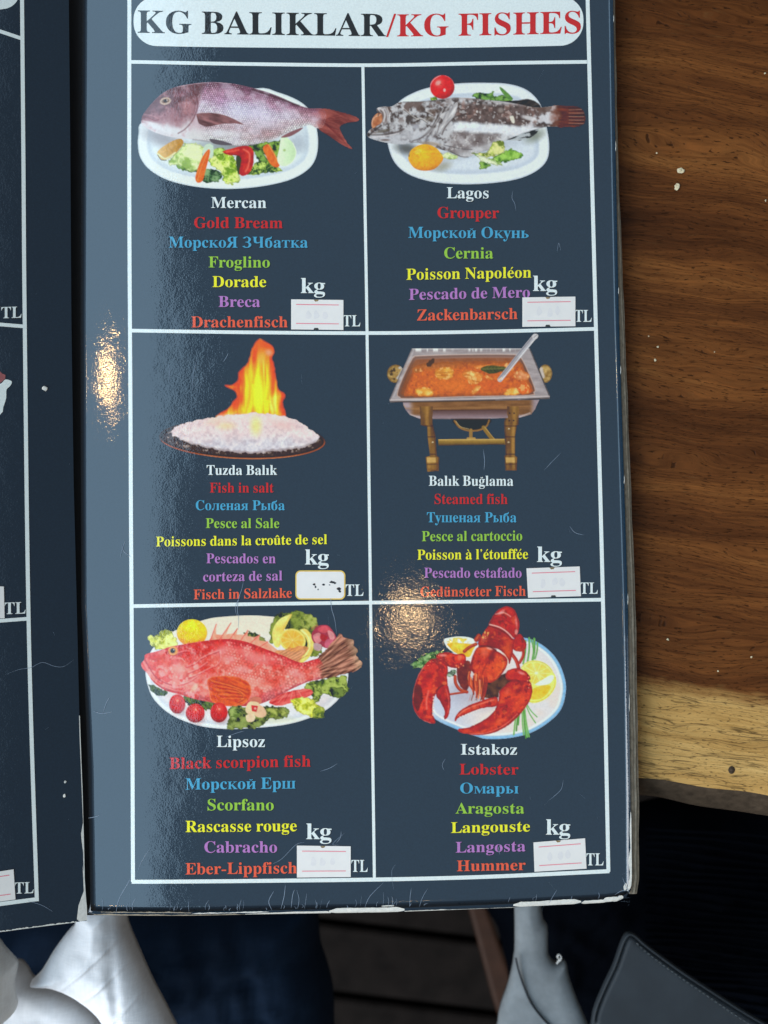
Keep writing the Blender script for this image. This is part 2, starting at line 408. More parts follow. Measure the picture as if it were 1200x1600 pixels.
def grouper(step):
    P = Print((565, 100), 3.243, (1140, 615), step)
    plate(P, [(190,192),(260,148),(350,118),(480,100),(600,96),(740,102),(840,135),(905,205),(935,310),(950,410),(938,488),(880,545),(780,585),(630,606),(480,609),(345,595),(235,558),(168,500),(136,420),(132,360),(150,260)], (206,218,236), (226,236,247), 60, (166,182,208))
    P.spot(230,430,80,40,(70,72,76),.85,.2,.9); P.spot(410,520,60,30,(150,150,140),.8,-.3,.9); P.spot(560,440,300,40,(150,160,180),.7,-.2,.9); P.spot(880,365,70,36,(120,128,120),.8,-.5,.9)
    P.leaf([(556,162),(595,146),(640,150),(662,138),(674,160),(705,158),(768,180),(700,192),(600,182)], (35,62,35), (72,118,60), (120,165,85), 3, .04)
    P.blob([(698,119),(714,124),(768,176),(742,178),(712,146)], P.mix((52,92,48),(110,160,80),P.n(.05,4)), k=2)
    P.leaf([(405,455),(450,452),(492,468),(470,488),(420,480)], (150,180,110), (190,212,150), (220,232,190), 6)
    P.ball(409,117,62,60,(205,28,42),(232,80,80),(140,14,28),(-.3,-.35)); P.spot(388,96,18,13,(240,170,170),.8,-.6); P.spot(420,133,8,11,(250,190,190),.9); P.spot(402,104,4,3,(150,40,40),.8)
    P.line([(350,145),(347,115),(360,85),(390,62),(420,57),(455,75),(470,105)], 3.5, (240,190,195), .8)
    P.leaf([(348,172),(375,168),(385,182),(360,192)], (70,110,40), (130,165,70), (180,200,110), 7, rough=4)
    # fins behind the body
    P.blob([(640,192),(720,188),(800,184),(840,178),(880,190),(908,215),(890,228),(800,226),(700,205)], P.mix((22,22,26), (80,72,76), P.n(.03,9,3,.12,-.3)*1.3-.25), 2)
    P.blob([(700,385),(760,370),(830,345),(893,328),(885,352),(850,376),(800,388),(740,386)], P.mix((36,40,44),(170,178,190), sstep(.45,.62,P.n(.02,10,3,.11,-.25))), 2)
    P.ell
    tail = [(960,222),(1000,211),(1060,214),(1108,222),(1132,258),(1130,296),(1100,316),(1040,319),(985,312)]
    P.blob(tail, P.mix((122,58,44), (58,32,30), sstep(.3,.7,P.n(.012,12,3,.13))*.7+sstep(1040,1120,P.X)*.4), 3, .1)
    mt = P.mask(P.sd(catmull(tail,4))); 
    for i in range(11): P.line([(1050,225+i*8.4),(1126,222+i*9)], 2.2, (196,176,166) if i % 2 else (26,18,18), .6)
    T = P.img.copy()
    body = [(80,224),(112,217),(152,216),(200,193),(300,190),(400,180),(470,171),(560,175),(640,184),(720,192),(800,206),(880,222),(950,217),(1005,213),(1030,260),(1010,312),(940,318),(890,330),(830,345),(760,374),(700,400),(650,432),(600,446),(545,470),(515,476),(470,456),(430,442),(388,430),(330,410),(270,400),(200,408),(130,400),(70,386),(33,370),(29,353),(48,330),(74,318),(100,300),(106,280),(95,255),(78,240)]
    m, sd = P.blob(body, (150,150,160)); v = P.column(m)
    n1 = P.n(.025,21,4); n2 = P.n(.06,22,3); n3 = P.n(.016,23,3)
    col = P.mix((74,66,70), (186,188,200), sstep(.38,.6,n1*.6+n2*.4)); P.put(m, col)
    head = m*sstep(480,400,P.X); P.ink(head*sstep(.35,.65,n2), (188,190,202), .6); P.ink(head*sstep(.55,.68,n1)*sstep(.6,.3,v), (82,62,60), .75)
    P.ink(m*sstep(.5,.85,v)*sstep(450,300,P.X), (176,180,196), .5)
    # body: dark back, white flank, mottled belly
    bk = m*sstep(455,500,P.X+(P.Y-240)*.2)*sstep(960,880,P.X); yb = 268+(P.X-480)*.055+14*(n3-.5)
    P.ink(bk*sstep(yb+34,yb+14,P.Y)*sstep(188,215,P.Y-(P.X-500)*.02), P.mix((58,48,52),(112,92,92),n2*1.2-.1), .93)
    P.ink(bk*sstep(yb+18,yb+38,P.Y)*sstep(yb+92,yb+64,P.Y), P.mix((206,214,232),(232,238,250),n2), .95)
    P.ink(bk*sstep(yb+66,yb+90,P.Y)*sstep(760,640,P.X), P.mix((96,84,88),(190,188,198),n1*1.5-.3), .8)
    P.ink(m*sstep(.8,.95,v)*sstep(430,520,P.X)*sstep(900,760,P.X), (214,220,234), .6)
    P.ink(bk*sstep(.66,.74,P.n(.07,31,2)), (206,206,214), .6); P.ink(bk*sstep(yb+20,yb,P.Y)*sstep(.6,.72,P.n(.035,33,3)), (150,116,112), .5)
    P.blob([(750,270),(768,264),(776,296),(764,300)], (208,206,200)); P.spot(585,242,7,8,(220,220,225),.8); P.spot(705,235,18,16,(170,160,160),.6)
    tr = m*sstep(800,860,P.X)*sstep(1010,960,P.X); P.ink(tr*sstep(.42,.58,n1), (206,208,222), .85); P.ink(tr*sstep(262,240,P.Y)*sstep(.4,.6,P.n(.04,35)), (92,72,70), .8); P.ink(m*sstep(940,1000,P.X+40*(P.n(.05,36,2)-.5)), (112,62,52), .8); P.blend_back(T, mt*sstep(985,1020,P.X+40*(P.n(.05,37,2)-.5)))
    P.spot(850,275,50,14,(216,218,230),.8,.25)
    # head details
    P.blob([(50,300),(58,272),(80,250),(100,252),(106,280),(98,300),(74,316),(56,326)], P.mix((206,150,116),(140,74,48),P.n(.04,41)*1.5-.3)); P.line([(98,256),(60,276),(50,318)], 5, (220,180,160), .8,2)
    P.line([(82,232),(92,224),(112,240),(118,262),(112,290)], 9, (196,194,204), .9,2); P.line([(118,226),(130,250),(134,288)], 10, (178,178,190), .9,3); P.line([(138,222),(152,250),(160,290)], 5, (70,60,62), .8,2); P.line([(128,222),(140,255),(144,290)], 4, (210,208,216), .8)
    P.line([(76,230),(88,244),(84,262)], 5, (60,52,56), .8,2); P.line([(36,366),(62,340),(100,312)], 7, (58,52,58), .85,2.5); P.line([(50,360),(110,358),(180,345),(215,330)], 6, (70,60,62), .75,2.5); P.line([(56,372),(120,366),(190,352)], 4, (216,210,220), .7)
    P.spot(34,358,12,12,(40,38,44),.9); P.spot(110,340,46,10,(84,76,70),.7,-.2); P.spot(120,386,30,7,(80,60,58),.6)
    for a in ([(212,225),(262,268),(290,282)],[(330,240),(360,258)],[(275,285),(300,275),(332,296)]): P.line(a, 5, (214,212,216), .8,2); P.line([(x+3,y+6) for x,y in a], 4, (58,50,54), .6,2)
    for i in range(5): P.line([(300+i*20,375-i*4),(340+i*16,340-i*14),(380+i*14,280-i*12),(400+i*14,230-i*6)], 5, (212,212,222) if i % 2 else (92,84,88), .7, 3)
    P.line([(260,390),(310,372),(350,335),(385,270)], 5, (64,56,60), .65,2.5); P.spot(255,360,70,26,(196,198,212),.6,-.3,.8)
    P.blob([(395,260),(440,235),(480,195),(486,215),(470,262),(440,300),(415,345),(404,358),(404,315),(412,285)], P.mix((140,138,148),(216,216,226),P.n(.02,44,3,.12,-1.0)*1.6-.3), 2)
    P.line([(408,358),(425,320),(470,272),(520,258),(560,254)], 5, (58,48,52), .8,3)
    P.spot(272,318,30,18,(196,200,216),.7,0,.8); P.spot(275,316,14,9,(150,150,168),.7); P.spot(300,225,24,20,(86,70,68),.7); P.spot(365,240,34,14,(84,66,62),.7); P.spot(345,278,28,16,(100,88,80),.6)
    P.line([(420,412),(500,430),(560,434)], 4, (70,66,74), .7,2); P.line([(440,440),(500,468),(540,472)], 4.5, (70,70,78), .7,2); P.spot(350,405,60,12,(150,130,112),.6,.1)
    P.line([(470,176),(560,178),(640,190),(720,198)], 5, (150,140,144), .6,3); P.line([(210,194),(300,192),(420,180)], 4, (90,84,90), .6,2)
    # lemon, lettuce
    P.ball(322,475,90,65,(240,166,30),(250,196,58),(176,98,16),(-.1,-.3),.08,.7, [(240,462),(252,436),(290,412),(335,408),(380,428),(402,455),(414,478),(400,505),(365,535),(315,542),(270,530),(244,500),(236,478)])
    P.ink((P.n(.09,51,2) > .62)*P.mask(P.sd(P.ell(322,475,84,58))), (216,132,16), .4); P.spot(285,445,22,12,(252,214,110),.5,-.3); P.spot(241,466,5,9,(120,90,40),.8)
    P.leaf([(558,452),(600,450),(640,448),(655,415),(665,398),(700,388),(722,398),(732,432),(715,455),(660,470),(620,480)], (100,120,50), (170,190,90), (214,216,150), 61, .03)
    P.leaf([(660,480),(715,455),(745,432),(790,440),(822,464),(780,485),(720,496),(690,505)], (70,120,50), (118,172,66), (160,205,100), 62, .02)
    P.leaf([(575,455),(620,470),(670,480),(712,505),(690,516),(640,505),(615,530),(598,528),(604,495)], (110,150,70), (190,212,150), (226,234,206), 63, .03)
    P.leaf([(600,500),(640,505),(660,518),(604,532)], (50,92,40), (96,145,60), (140,180,90), 64)
    P.grain(.12); return P

def salt_fish(step):
    P = Print((200, 520), 3.2, (1010, 645), step)
    # flame
    fl = [(436,424),(492,384),(532,338),(545,318),(528,290),(484,264),(520,262),(548,238),(556,204),(590,160),(612,108),(630,60),(658,28),(690,48),(724,70),(734,100),(720,126),(730,152),(735,200),(745,240),(752,285),(786,310),(774,346),(786,392),(780,422),(700,440),(540,440)]
    st = P.n(.045,3,2,.0035,.05); sd = P.sd(catmull(fl,4))+(P.n(.03,4,2)-.5)*12; m = P.mask(sd,6)
    core = sstep(10,64,-sd+70*(st-.5))*sstep(70,190,P.Y)
    col = P.mix((214,74,24), (240,134,30), sstep(-4,30,-sd+80*(st-.5))); col = P.mix(col.reshape(-1,3), (252,222,46), core.reshape(-1)).reshape(col.shape)
    P.put(m, col)
    P.ink(m*core*sstep(.55,.75,P.n(.06,5,2,.003,.04)), (255,246,120), .7); P.ink(m*sstep(.5,.25,P.n(.055,15,2,.004,-.05))*sstep(4,18,-sd), (222,98,20), .55)
    P.ink(m*sstep(150,50,P.Y), P.mix((226,70,34),(240,130,70),P.n(.03,6)), .8); P.spot(705,100,26,22,(236,170,150),.7,.5,.9); P.spot(668,130,30,50,(250,180,90),.6,0,.9)
    P.spot(655,300,34,120,(255,240,60),.8,0,.8); P.spot(600,330,22,80,(250,200,40),.5,0,.9)
    for a in ([(560,210),(585,260),(560,330),(565,390)],[(600,200),(610,300),(590,400)],[(735,240),(720,320),(735,400)],[(700,150),(712,240),(700,330)],[(640,150),(625,250)]): P.line(a, 6, (226,110,24), .5, 6)
    P.spot(545,300,16,26,(214,96,26),.7,.3,.8); P.spot(765,370,14,40,(206,72,24),.7,.1,.9); P.spot(520,270,24,7,(226,110,40),.7,.1,.8)
    # pan
    pan = P.ell(571,533,416,98,.035); mp, sp = P.blob(pan, P.mix((40,28,28),(74,54,50),P.n(.05,7)), k=1)
    P.ink(mp*sstep(-10,-2,sp)*sstep(520,560,P.Y), (176,84,48), .9); P.ink(mp*sstep(-5,-1,sp)*sstep(600,620,P.Y), (226,150,96), .7)
    P.ink(mp*sstep(-16,-11,sp)*sstep(-5,-11,sp), (24,16,18), .7); P.ink(mp*sstep(.62,.7,P.n(.09,8,2))*sstep(-14,-26,sp), (176,160,160), .7)
    P.ink(mp*sstep(-2,-8,sp)*sstep(-14,-9,sp)*sstep(480,440,P.Y), (96,66,56), .7)
    # salt crust
    salt = [(212,496),(262,458),(345,437),(440,420),(560,407),(640,401),(760,414),(850,443),(920,486),(960,518),(925,552),(870,574),(770,588),(640,600),(520,596),(425,580),(330,560),(258,530)]
    n1 = P.n(.02,11,4); n2 = P.n(.07,12,3)
    sal = P.mix((212,186,196), (228,216,222), n1*.5+n2*.6)
    ms, ss = P.blob(salt, sal, 8, .05)
    v = (P.Y-405)/195
    P.ink(ms*sstep(.45,.85,v+.3*(n1-.5)), P.mix((172,174,196),(214,218,236),n2), .75); P.ink(ms*sstep(.5,.85,n2), (238,230,230), .35); P.ink(ms*sstep(.5,.2,n2), (168,146,162), .25); P.spot(600,425,260,26,(236,214,214),.7,.02,.9)
    P.spot(640,465,36,60,(238,222,130),.75,0,.9); P.spot(490,465,60,26,(230,206,150),.6,0,.9); P.spot(440,440,70,26,(236,190,176),.6,-.2,.9); P.spot(770,460,90,30,(226,180,180),.5,.2,.9)
    P.ink(ms*sstep(-14,-2,ss)*sstep(520,560,P.Y), (120,100,104), .5)
    P.line([(790,520),(775,545),(768,565)], 2.5, (240,240,245), .8)
    P.grain(.08, fine=.05, con=1.05); return P

def chafing_dish(step):
    P = Print((575, 510), 3.243, (940, 740), step)
    brass = P.mix((74,48,24), (150,110,58), P.n(.03,3,3,.01)*1.4-.2)
    for cx, rx in ((140,43),(898,34)):
        m, sd = P.blob(P.ell(cx,240,rx,46), P.mix((196,166,108),(120,90,48),P.n(.06,4)*1.4-.2), k=1)
        P.ink(m*sstep(-7,-2,sd), (96,70,40), .7)
    P.ink(P.mask(P.sd(P.ell(140,240,30,32)))*sstep(.56,.64,P.n(.09,6,2)), (50,42,34), .8); P.line([(160,210),(178,206),(165,240),(150,262)], 12, (186,184,190), .9,2); P.line([(876,215),(882,240),(886,255)], 18, (196,190,196), .85,3)
    # burner, bars, legs
    P.blob([(436,472),(615,470),(602,505),(560,528),(500,528),(455,508)], (24,22,24)); P.line([(438,478),(462,510),(505,527),(560,526),(600,505),(614,474)], 8, (150,108,58), .95, 2, ink=False); P.line([(445,480),(468,508),(510,520)], 3, (226,196,140), .8)
    P.line([(521,526),(521,575)], 17, (140,108,62), 1, 1, ink=False); P.line([(505,568),(540,568)], 10, (170,136,80), 1, ink=False)
    P.line([(585,512),(640,580),(690,590)], 19, (132,102,52), 1, 1, ink=False); P.line([(592,512),(645,576)], 4, (190,160,96), .7)
    P.blob([(356,572),(692,570),(692,598),(358,604)], P.mix((96,72,34),(160,128,66),sstep(604,572,P.Y)+.3*(P.n(.04,8)-.5)), k=1)
    P.line([(360,575),(690,573)], 4, (206,176,112), .7); P.line([(360,602),(690,597)], 3, (54,38,20), .8)
    for pts, x0 in (([(264,418),(322,418),(326,490),(342,560),(348,655),(360,665),(358,732),(300,737),(292,662),(314,656),(302,560),(300,508),(274,502)],258), ([(704,418),(764,418),(756,490),(744,560),(744,655),(756,662),(753,730),(697,730),(692,658),(698,650),(694,560),(690,490)],690)):
        m, sd = P.blob(pts, brass, k=1); P.ink(m*sstep(-9,-2,sd), (62,38,18), .6)
        P.ink(m*sstep(x0+30,x0+48,P.X)*sstep(x0+66,x0+50,P.X), (186,142,80), .55)
        for yy in (505,560,648): P.ink(m*sstep(5,1,np.abs(P.Y-yy)), (52,32,16), .6)
    for x0 in (297,697):
        P.ink(P.mask(P.sd([(x0,664),(x0+58,664),(x0+56,690),(x0+2,690)])), (206,170,104), .75); P.line([(x0+2,700),(x0+56,698)], 4, (60,40,20), .7,2); P.line([(x0+4,725),(x0+54,724)], 6, (120,80,40), .8,2); P.ink(P.mask(P.sd([(x0+46,664),(x0+60,664),(x0+58,730),(x0+48,730)])), (92,58,28), .6)
    for x,y in ((328,588),(712,588),(718,440),(738,440),(716,478),(738,476),(714,520)): P.spot(x,y,6,6,(216,200,170),.9); P.spot(x+1,y+3,5,3,(50,34,20),.7)
    # water pan below the tray
    m, sd = P.blob([(176,380),(868,372),(858,392),(846,420),(826,446),(770,462),(520,470),(262,468),(212,448),(192,424),(180,400)], P.mix((126,112,124),(176,160,172),P.n(.01,9,3,.05)*1.3-.2), k=1)
    P.ink(m*sstep(462,440,P.Y)*sstep(200,240,P.X)*sstep(850,812,P.X), P.mix((96,60,34),(140,96,58),P.n(.015,10,3,.07)), .92)
    P.line([(182,400),(225,418),(520,412),(830,404)], 4, (176,130,84), .6,3); P.line([(215,448),(262,460),(330,462)], 5, (206,196,206), .8,3); P.line([(770,458),(820,440)], 6, (200,190,200), .8,3); P.line([(330,470),(700,470)], 6, (60,40,30), .9,2)
    P.ink(P.mask(P.sd([(328,424),(704,420),(704,462),(328,466)])), P.mix((84,64,74),(130,110,122),sstep(424,462,P.Y)), .85); P.line([(328,426),(704,422)], 4, (70,44,28), .9)
    for x0,x1 in ((262,328),(705,764)):
        mm = P.mask(P.sd([(x0,405),(x1,405),(x1-2,500),(x0+6,500)])); P.put(mm, brass); P.ink(mm*sstep(x0+10,x0+2,P.X), (60,40,20), .6); P.ink(mm*sstep(x0+22,x0+34,P.X)*sstep(x0+52,x0+38,P.X), (180,134,74), .5)
    for x,y in ((718,440),(740,440),(716,478),(738,477)): P.spot(x,y,5,5,(36,26,18),.9)
    # tray rim
    rim = P.mix((128,120,128), (178,170,178), P.n(.012,12,3,.05)*1.2-.1)
    m, sd = P.blob([(222,112),(820,112),(921,352),(919,367),(112,385),(109,370)], rim, k=1)
    P.line([(224,114),(818,114)], 5, (206,210,220), .7,2); P.ink(m*sstep(135,118,P.Y)*sstep(.5,.7,P.n(.06,13,2,.004)), (236,240,246), .8)
    P.line([(110,372),(500,368),(920,354)], 4, (206,196,200), .8); P.line([(112,383),(520,377),(919,365)], 7, (58,46,46), .85,2); P.line([(222,114),(165,240),(112,368)], 5, (64,58,66), .7,2); P.line([(820,114),(918,350)], 6, (44,40,46), .85,2); P.line([(232,120),(130,356)], 4, (206,204,214), .5,3)
    inner = [(262,146),(500,139),(735,140),(772,152),(800,200),(846,310),(842,336),(815,352),(500,358),(200,368),(160,360),(146,342),(170,270),(215,175),(232,152)]
    m, sd = P.blob(inner, P.mix((146,112,104),(120,74,56),sstep(140,200,P.Y)), k=3); P.ink(m*sstep(-7,-1,sd), (208,202,208), .75); P.ink(m*sstep(-18,-9,sd)*sstep(-5,-10,sd), (96,80,84), .65)
    P.ink(P.mask(P.sd(catmull(inner,3))+22), P.mix((150,96,72),(128,66,38),P.n(.03,15)), .8)
    soup = [(258,192),(420,180),(620,178),(765,182),(792,225),(832,318),(822,338),(780,345),(500,352),(215,354),(186,345),(190,320),(222,245)]
    n1 = P.n(.03,21,4); n2 = P.n(.09,22,3)
    m, sd = P.blob(soup, P.mix((176,80,30),(206,108,46),n1*.6+n2*.5), 5, .05)
    P.ink(m*sstep(225,180,P.Y), (152,88,50), .6); P.ink(m*sstep(.55,.8,n2), (222,132,62), .4); P.ink(m*sstep(.42,.22,n2), (126,54,20), .4); P.spot(450,300,150,50,(214,116,56),.6,0,.9); P.spot(330,200,160,26,(150,100,70),.5,0,.9); P.ink(m*sstep(-16,-3,sd), (136,74,36), .55); P.spot(620,300,120,40,(208,92,40),.5,0,.9)
    def chunk(pts, c1, c2, s):
        mm, s2 = P.blob(pts, P.mix(c1, c2, P.n(.04,s,3)*1.4-.2), 4, .06, 3, seed=s); P.ink(mm*sstep(-12,-1,s2), (176,90,36), .6); P.ink(mm*sstep(.5,.75,P.n(.09,s,2)), (250,214,150), .5)
    chunk([(340,225),(375,208),(430,214),(428,262),(380,270),(345,258)], (186,110,44), (232,178,84), 31); P.line([(350,236),(425,232)], 4, (150,80,30), .6,2); P.line([(350,250),(420,250)], 3, (160,90,34), .6,2)
    chunk([(478,244),(500,226),(540,230),(582,248),(572,280),(545,292),(515,290),(500,262)], (206,122,56), (246,196,120), 32); P.line([(492,246),(520,250),(530,275),(560,280)], 5, (160,84,34), .6,2)
    chunk([(240,318),(290,308),(325,325),(326,350),(258,354)], (206,130,50), (240,186,90), 33); chunk([(522,330),(545,306),(572,302),(560,325),(535,344)], (200,126,60), (240,190,110), 34)
    chunk([(690,338),(720,312),(770,318),(765,345),(700,350)], (214,140,50), (244,200,110), 35); chunk([(755,312),(800,290),(822,330),(780,345)], (206,84,30), (226,120,56), 36)
    chunk([(690,200),(712,186),(742,215),(715,226)], (200,110,60), (232,160,100), 37); chunk([(735,240),(770,222),(815,245),(808,268),(760,270)], (190,104,60), (238,190,150), 38); chunk([(540,205),(600,194),(690,205),(660,220),(570,220)], (196,104,50), (230,150,80), 39); chunk([(600,245),(632,262),(628,272),(598,262)], (210,130,70), (240,170,100), 40); chunk([(225,215),(262,205),(280,225),(240,235)], (150,88,50), (190,120,70), 41)
    P.blob([(572,214),(600,200),(650,198),(702,212),(670,232),(620,240),(585,230)], P.mix((46,52,28),(92,94,52),P.n(.04,42)), 3); P.line([(580,216),(640,216),(698,212)], 3, (130,130,80), .8)
    for i in range(5): P.line([(600+i*18,216),(612+i*18,203)], 2, (120,120,74), .7); P.line([(600+i*18,217),(610+i*18,232)], 2, (34,40,20), .7)
    P.blob([(292,185),(318,172),(335,165),(328,190),(302,205)], (72,52,34), 6)
    # spoon
    P.line([(668,270),(762,152),(845,50)], 25, (168,168,182), 1, 1, ink=False); P.line([(662,268),(756,148),(834,54)], 4, (96,94,110), .8,2); P.line([(678,270),(770,156),(856,52)], 5, (224,226,236), .85,2); P.line([(690,246),(760,160)], 5, (130,120,130), .7,3)
    P.blob([(832,48),(850,38),(862,46),(855,62),(838,66)], (196,196,206)); P.line([(663,272),(676,262)], 10, (228,200,180), .8,2); P.line([(840,56),(855,44)], 4, (112,108,120), .7,2)
    P.grain(.1, fine=.10); return P

def scorpion_fish(step):
    P = Print((200, 935), 3.158, (1165, 660), step)
    pl = [(380,105),(480,90),(610,84),(730,92),(860,108),(960,150),(1040,225),(1080,320),(1085,400),(1060,470),(985,545),(880,595),(760,625),(600,640),(470,643),(340,625),(215,575),(130,500),(95,420),(88,340),(120,250),(220,165)]
    m, sd = plate(P, pl, (220,222,232), (234,240,248), 26, (176,192,216)); P.ink(m*sstep(260,150,P.Y), (222,212,198), .9)
    P.spot(330,500,220,60,(196,170,176),.5,.3,.9); P.spot(950,520,110,50,(206,196,206),.6,-.5,.9); P.spot(720,600,160,24,(206,210,180),.6,0,.9)
    # greens behind
    P.leaf([(104,192),(150,178),(165,156),(215,166),(245,212),(236,240),(170,252),(128,248)], (140,150,40), (196,206,76), (228,232,140), 3, .03)
    P.leaf([(100,425),(150,440),(195,460),(180,482),(130,470)], (24,36,18), (50,70,36), (86,110,60), 4)
    P.leaf([(270,480),(380,492),(430,520),(400,550),(300,530)], (22,32,18), (50,68,32), (92,116,56), 5)
    P.leaf([(575,170),(640,175),(690,220),(650,225)], (40,58,28), (70,92,44), (130,140,80), 6)
    P.leaf([(708,225),(702,150),(735,80),(790,70),(835,60),(880,78),(930,110),(940,150),(960,260),(900,290),(840,200),(770,150)], (30,40,16), (72,88,32), (126,142,64), 7, .028)
    P.leaf([(855,90),(905,80),(932,115),(915,150),(870,150)], (70,88,28), (116,132,52), (160,170,90), 8, .04)
    P.ball(316,170,75,67,(246,196,28),(250,226,40),(216,130,24),(0,-.5),0,.9); P.ink(P.mask(P.sd(P.ell(316,170,73,65)))*sstep(190,240,P.Y), (232,140,50), .5)
    P.blob([(722,232),(712,165),(745,105),(806,78),(792,112),(766,168),(748,236)], P.mix((244,230,150),(228,190,84),P.n(.02,9)+.2*(P.X-730)/60)); P.line([(806,80),(775,130),(757,180),(747,232)], 6, (222,180,80), .7,3)
    P.blob(P.ell(812,206,66,56,.3), (234,206,110), k=1); P.blob(P.ell(812,206,56,47,.3), P.mix((222,160,52),(240,190,90),P.n(.05,10)), k=1)
    for i in range(9): a = i*.698; P.line([(812,206),(812+54*math.cos(a),206+45*math.sin(a))], 3, (246,216,140), .6,2)
    P.blob([(848,156),(880,152),(910,190),(916,240),(895,290),(862,316),(845,312),(850,295),(878,262),(886,220),(868,180)], P.mix((236,222,130),(206,176,80),P.n(.03,11))); P.line([(858,158),(888,190),(896,240),(870,290)], 5, (250,242,190), .8,3)
    for c,pts in (((176,60,88),[(905,180),(930,140),(980,132),(1010,160),(1028,195),(1015,225),(980,246),(940,225),(915,215)]),((226,140,150),[(912,185),(945,170),(955,205),(930,222)]),((214,86,104),[(935,150),(975,135),(1000,160),(960,170)]),((190,40,62),[(955,175),(985,190),(968,212),(948,196)]),((228,150,160),[(985,160),(1012,168),(1020,196),(1000,206)]),((206,100,130),[(978,205),(1012,205),(998,238),(972,238)]),((206,170,180),[(918,220),(955,230),(948,258),(920,252)])): P.blob(pts, P.mix(c,[x*.8 for x in c],P.n(.04,12)))
    P.line([(905,150),(940,130),(985,134),(1020,170)], 3, (206,60,90), .7)
    # dorsal fin
    fin = [(392,215),(420,180),(436,130),(434,178),(470,180),(508,122),(486,176),(520,172),(540,150),(536,178),(572,178),(592,158),(590,186),(628,190),(650,180),(648,206),(690,215),(720,240),(760,270),(700,275),(560,240)]
    P.blob(fin, P.mix((226,130,110),(238,180,160),P.n(.03,14,3,.09,1.0)), 2, k=1)
    for a,b in (((405,210),(436,128)),((450,205),(508,122)),((500,205),(540,150)),((550,215),(592,158)),((600,225),(650,180)),((650,240),(690,214))): P.line([a,b], 5, (206,90,84), .85, 2, ink=False)
    P.blob([(725,265),(780,250),(860,235),(890,250),(850,300),(840,318),(780,300)], P.mix((190,110,70),(226,160,110),P.n(.02,15,3,.1,-.5)), 4, op=.85)
    for i in range(7): P.line([(745+i*14,275+i*6),(800+i*14,240+i*7)], 3, (150,80,56), .6,2)
    # tail
    tail = [(925,310),(980,250),(1022,200),(1045,172),(1062,190),(1085,196),(1118,206),(1112,232),(1136,258),(1122,280),(1156,318),(1150,340),(1110,362),(1040,380),(955,396)]
    m, sd = P.blob(tail, P.mix((70,38,32),(186,128,112),P.n(.014,16,3,.11,-.55)*2.3-.6), 5, .09, 2)
    for i in range(13):
        t = i/12; P.line([(930,320+60*t),(1050+90*t,190+165*t)], 4, (214,160,136) if i % 2 else (70,36,32), .6,2)
    P.ink(m*sstep(1070,1130,P.X+.3*(250-P.Y)), (216,190,160), .5)
    mt = m; T = None
    # greens in front right
    P.leaf([(870,430),(930,405),(1000,390),(1075,380),(1080,430),(1096,445),(1060,485),(1010,485),(960,470),(945,505),(915,515),(900,470)], (44,60,22), (98,122,46), (160,178,90), 21, .03)
    P.leaf([(1000,440),(1060,440),(1075,470),(1040,490),(1005,480)], (24,34,16), (60,80,34), (110,130,64), 22)
    anal = [(698,508),(752,474),(820,452),(895,446),(912,468),(880,490),(828,508),(760,527),(715,524)]
    P.blob(anal, P.mix((196,44,52),(232,120,116),P.n(.015,23,3,.1,-.3)*1.4-.2), 3)
    for i in range(6): P.line([(770+i*14,465-i*2),(712+i*30,518-i*5)], 3.5, (240,160,150) if i % 2 else (160,30,42), .6,2)
    P.leaf([(800,505),(850,490),(900,492),(930,520),(972,548),(962,580),(920,588),(880,572),(840,560),(820,530)], (150,160,30), (200,206,60), (232,232,130), 24, .03)
    P.leaf([(915,540),(972,545),(965,580),(920,590)], (80,100,30), (130,150,50), (180,190,90), 25)
    # body
    T = P.img.copy()
    body = [(66,322),(82,300),(88,276),(150,260),(205,240),(280,226),(360,212),(430,204),(505,200),(590,216),(680,250),(760,280),(850,316),(915,302),(945,300),(968,345),(960,392),(890,410),(800,450),(720,492),(650,520),(560,532),(480,530),(400,510),(330,496),(250,472),(180,452),(125,412),(98,372),(72,345)]
    m, sd = P.blob(body, (214,84,80)); v = P.column(m); n1 = P.n(.02,31,4); n2 = P.n(.07,32,3)
    col = P.mix((196,54,62), (222,98,92), sstep(.05,.4,v+.5*(n1-.5))); col = P.mix(col.reshape(-1,3), (232,140,136), (sstep(.45,.75,v+.5*(n1-.5))*.7).reshape(-1)).reshape(col.shape); col = P.mix(col.reshape(-1,3), (204,104,116), sstep(.82,1.,v).reshape(-1)).reshape(col.shape)
    P.put(m, col); P.ink(m*sstep(.55,.72,n2), (244,186,180), .5); P.ink(m*sstep(.42,.3,n1), (206,48,40), .5)
    sc = scales(P, .062, .25, 3); on = m*sstep(440,520,P.X)*sstep(960,900,P.X); P.mul(on, .92+.15*sc); P.mul(m, .82+.36*P.n(.1,92,3)); P.ink(on*sstep(.8,1,sc)*sstep(.4,.7,n1), (248,206,206), .6)
    for x,y,rx,ry,a in ((460,260,60,26,-.3),(500,300,46,30,.1),(640,300,90,30,.25),(830,370,60,26,.3),(560,350,60,24,.1)): P.spot(x,y,rx,ry,(240,164,170),.55,a,.9)
    P.blend_back(T, mt*sstep(925,965,P.X+30*(P.n(.06,71,2)-.5)))
    P.spot(600,270,220,24,(236,130,128),.6,.22,.9); P.spot(690,470,120,20,(176,60,76),.5,-.45,.9); P.spot(560,500,120,22,(190,84,92),.5,0,.9); P.spot(620,420,120,30,(236,150,140),.55,.1,.9); P.ink(m*sstep(.9,1.,v), (150,40,56), .5); P.ink(m*sstep(.08,.0,v), (170,36,50), .5)
    hd = m*sstep(430,380,P.X); P.ink(hd*sstep(.5,.65,P.n(.03,35,3)), (238,160,164), .7); P.ink(hd*sstep(.5,.38,P.n(.035,36,3)), (196,44,44), .6)
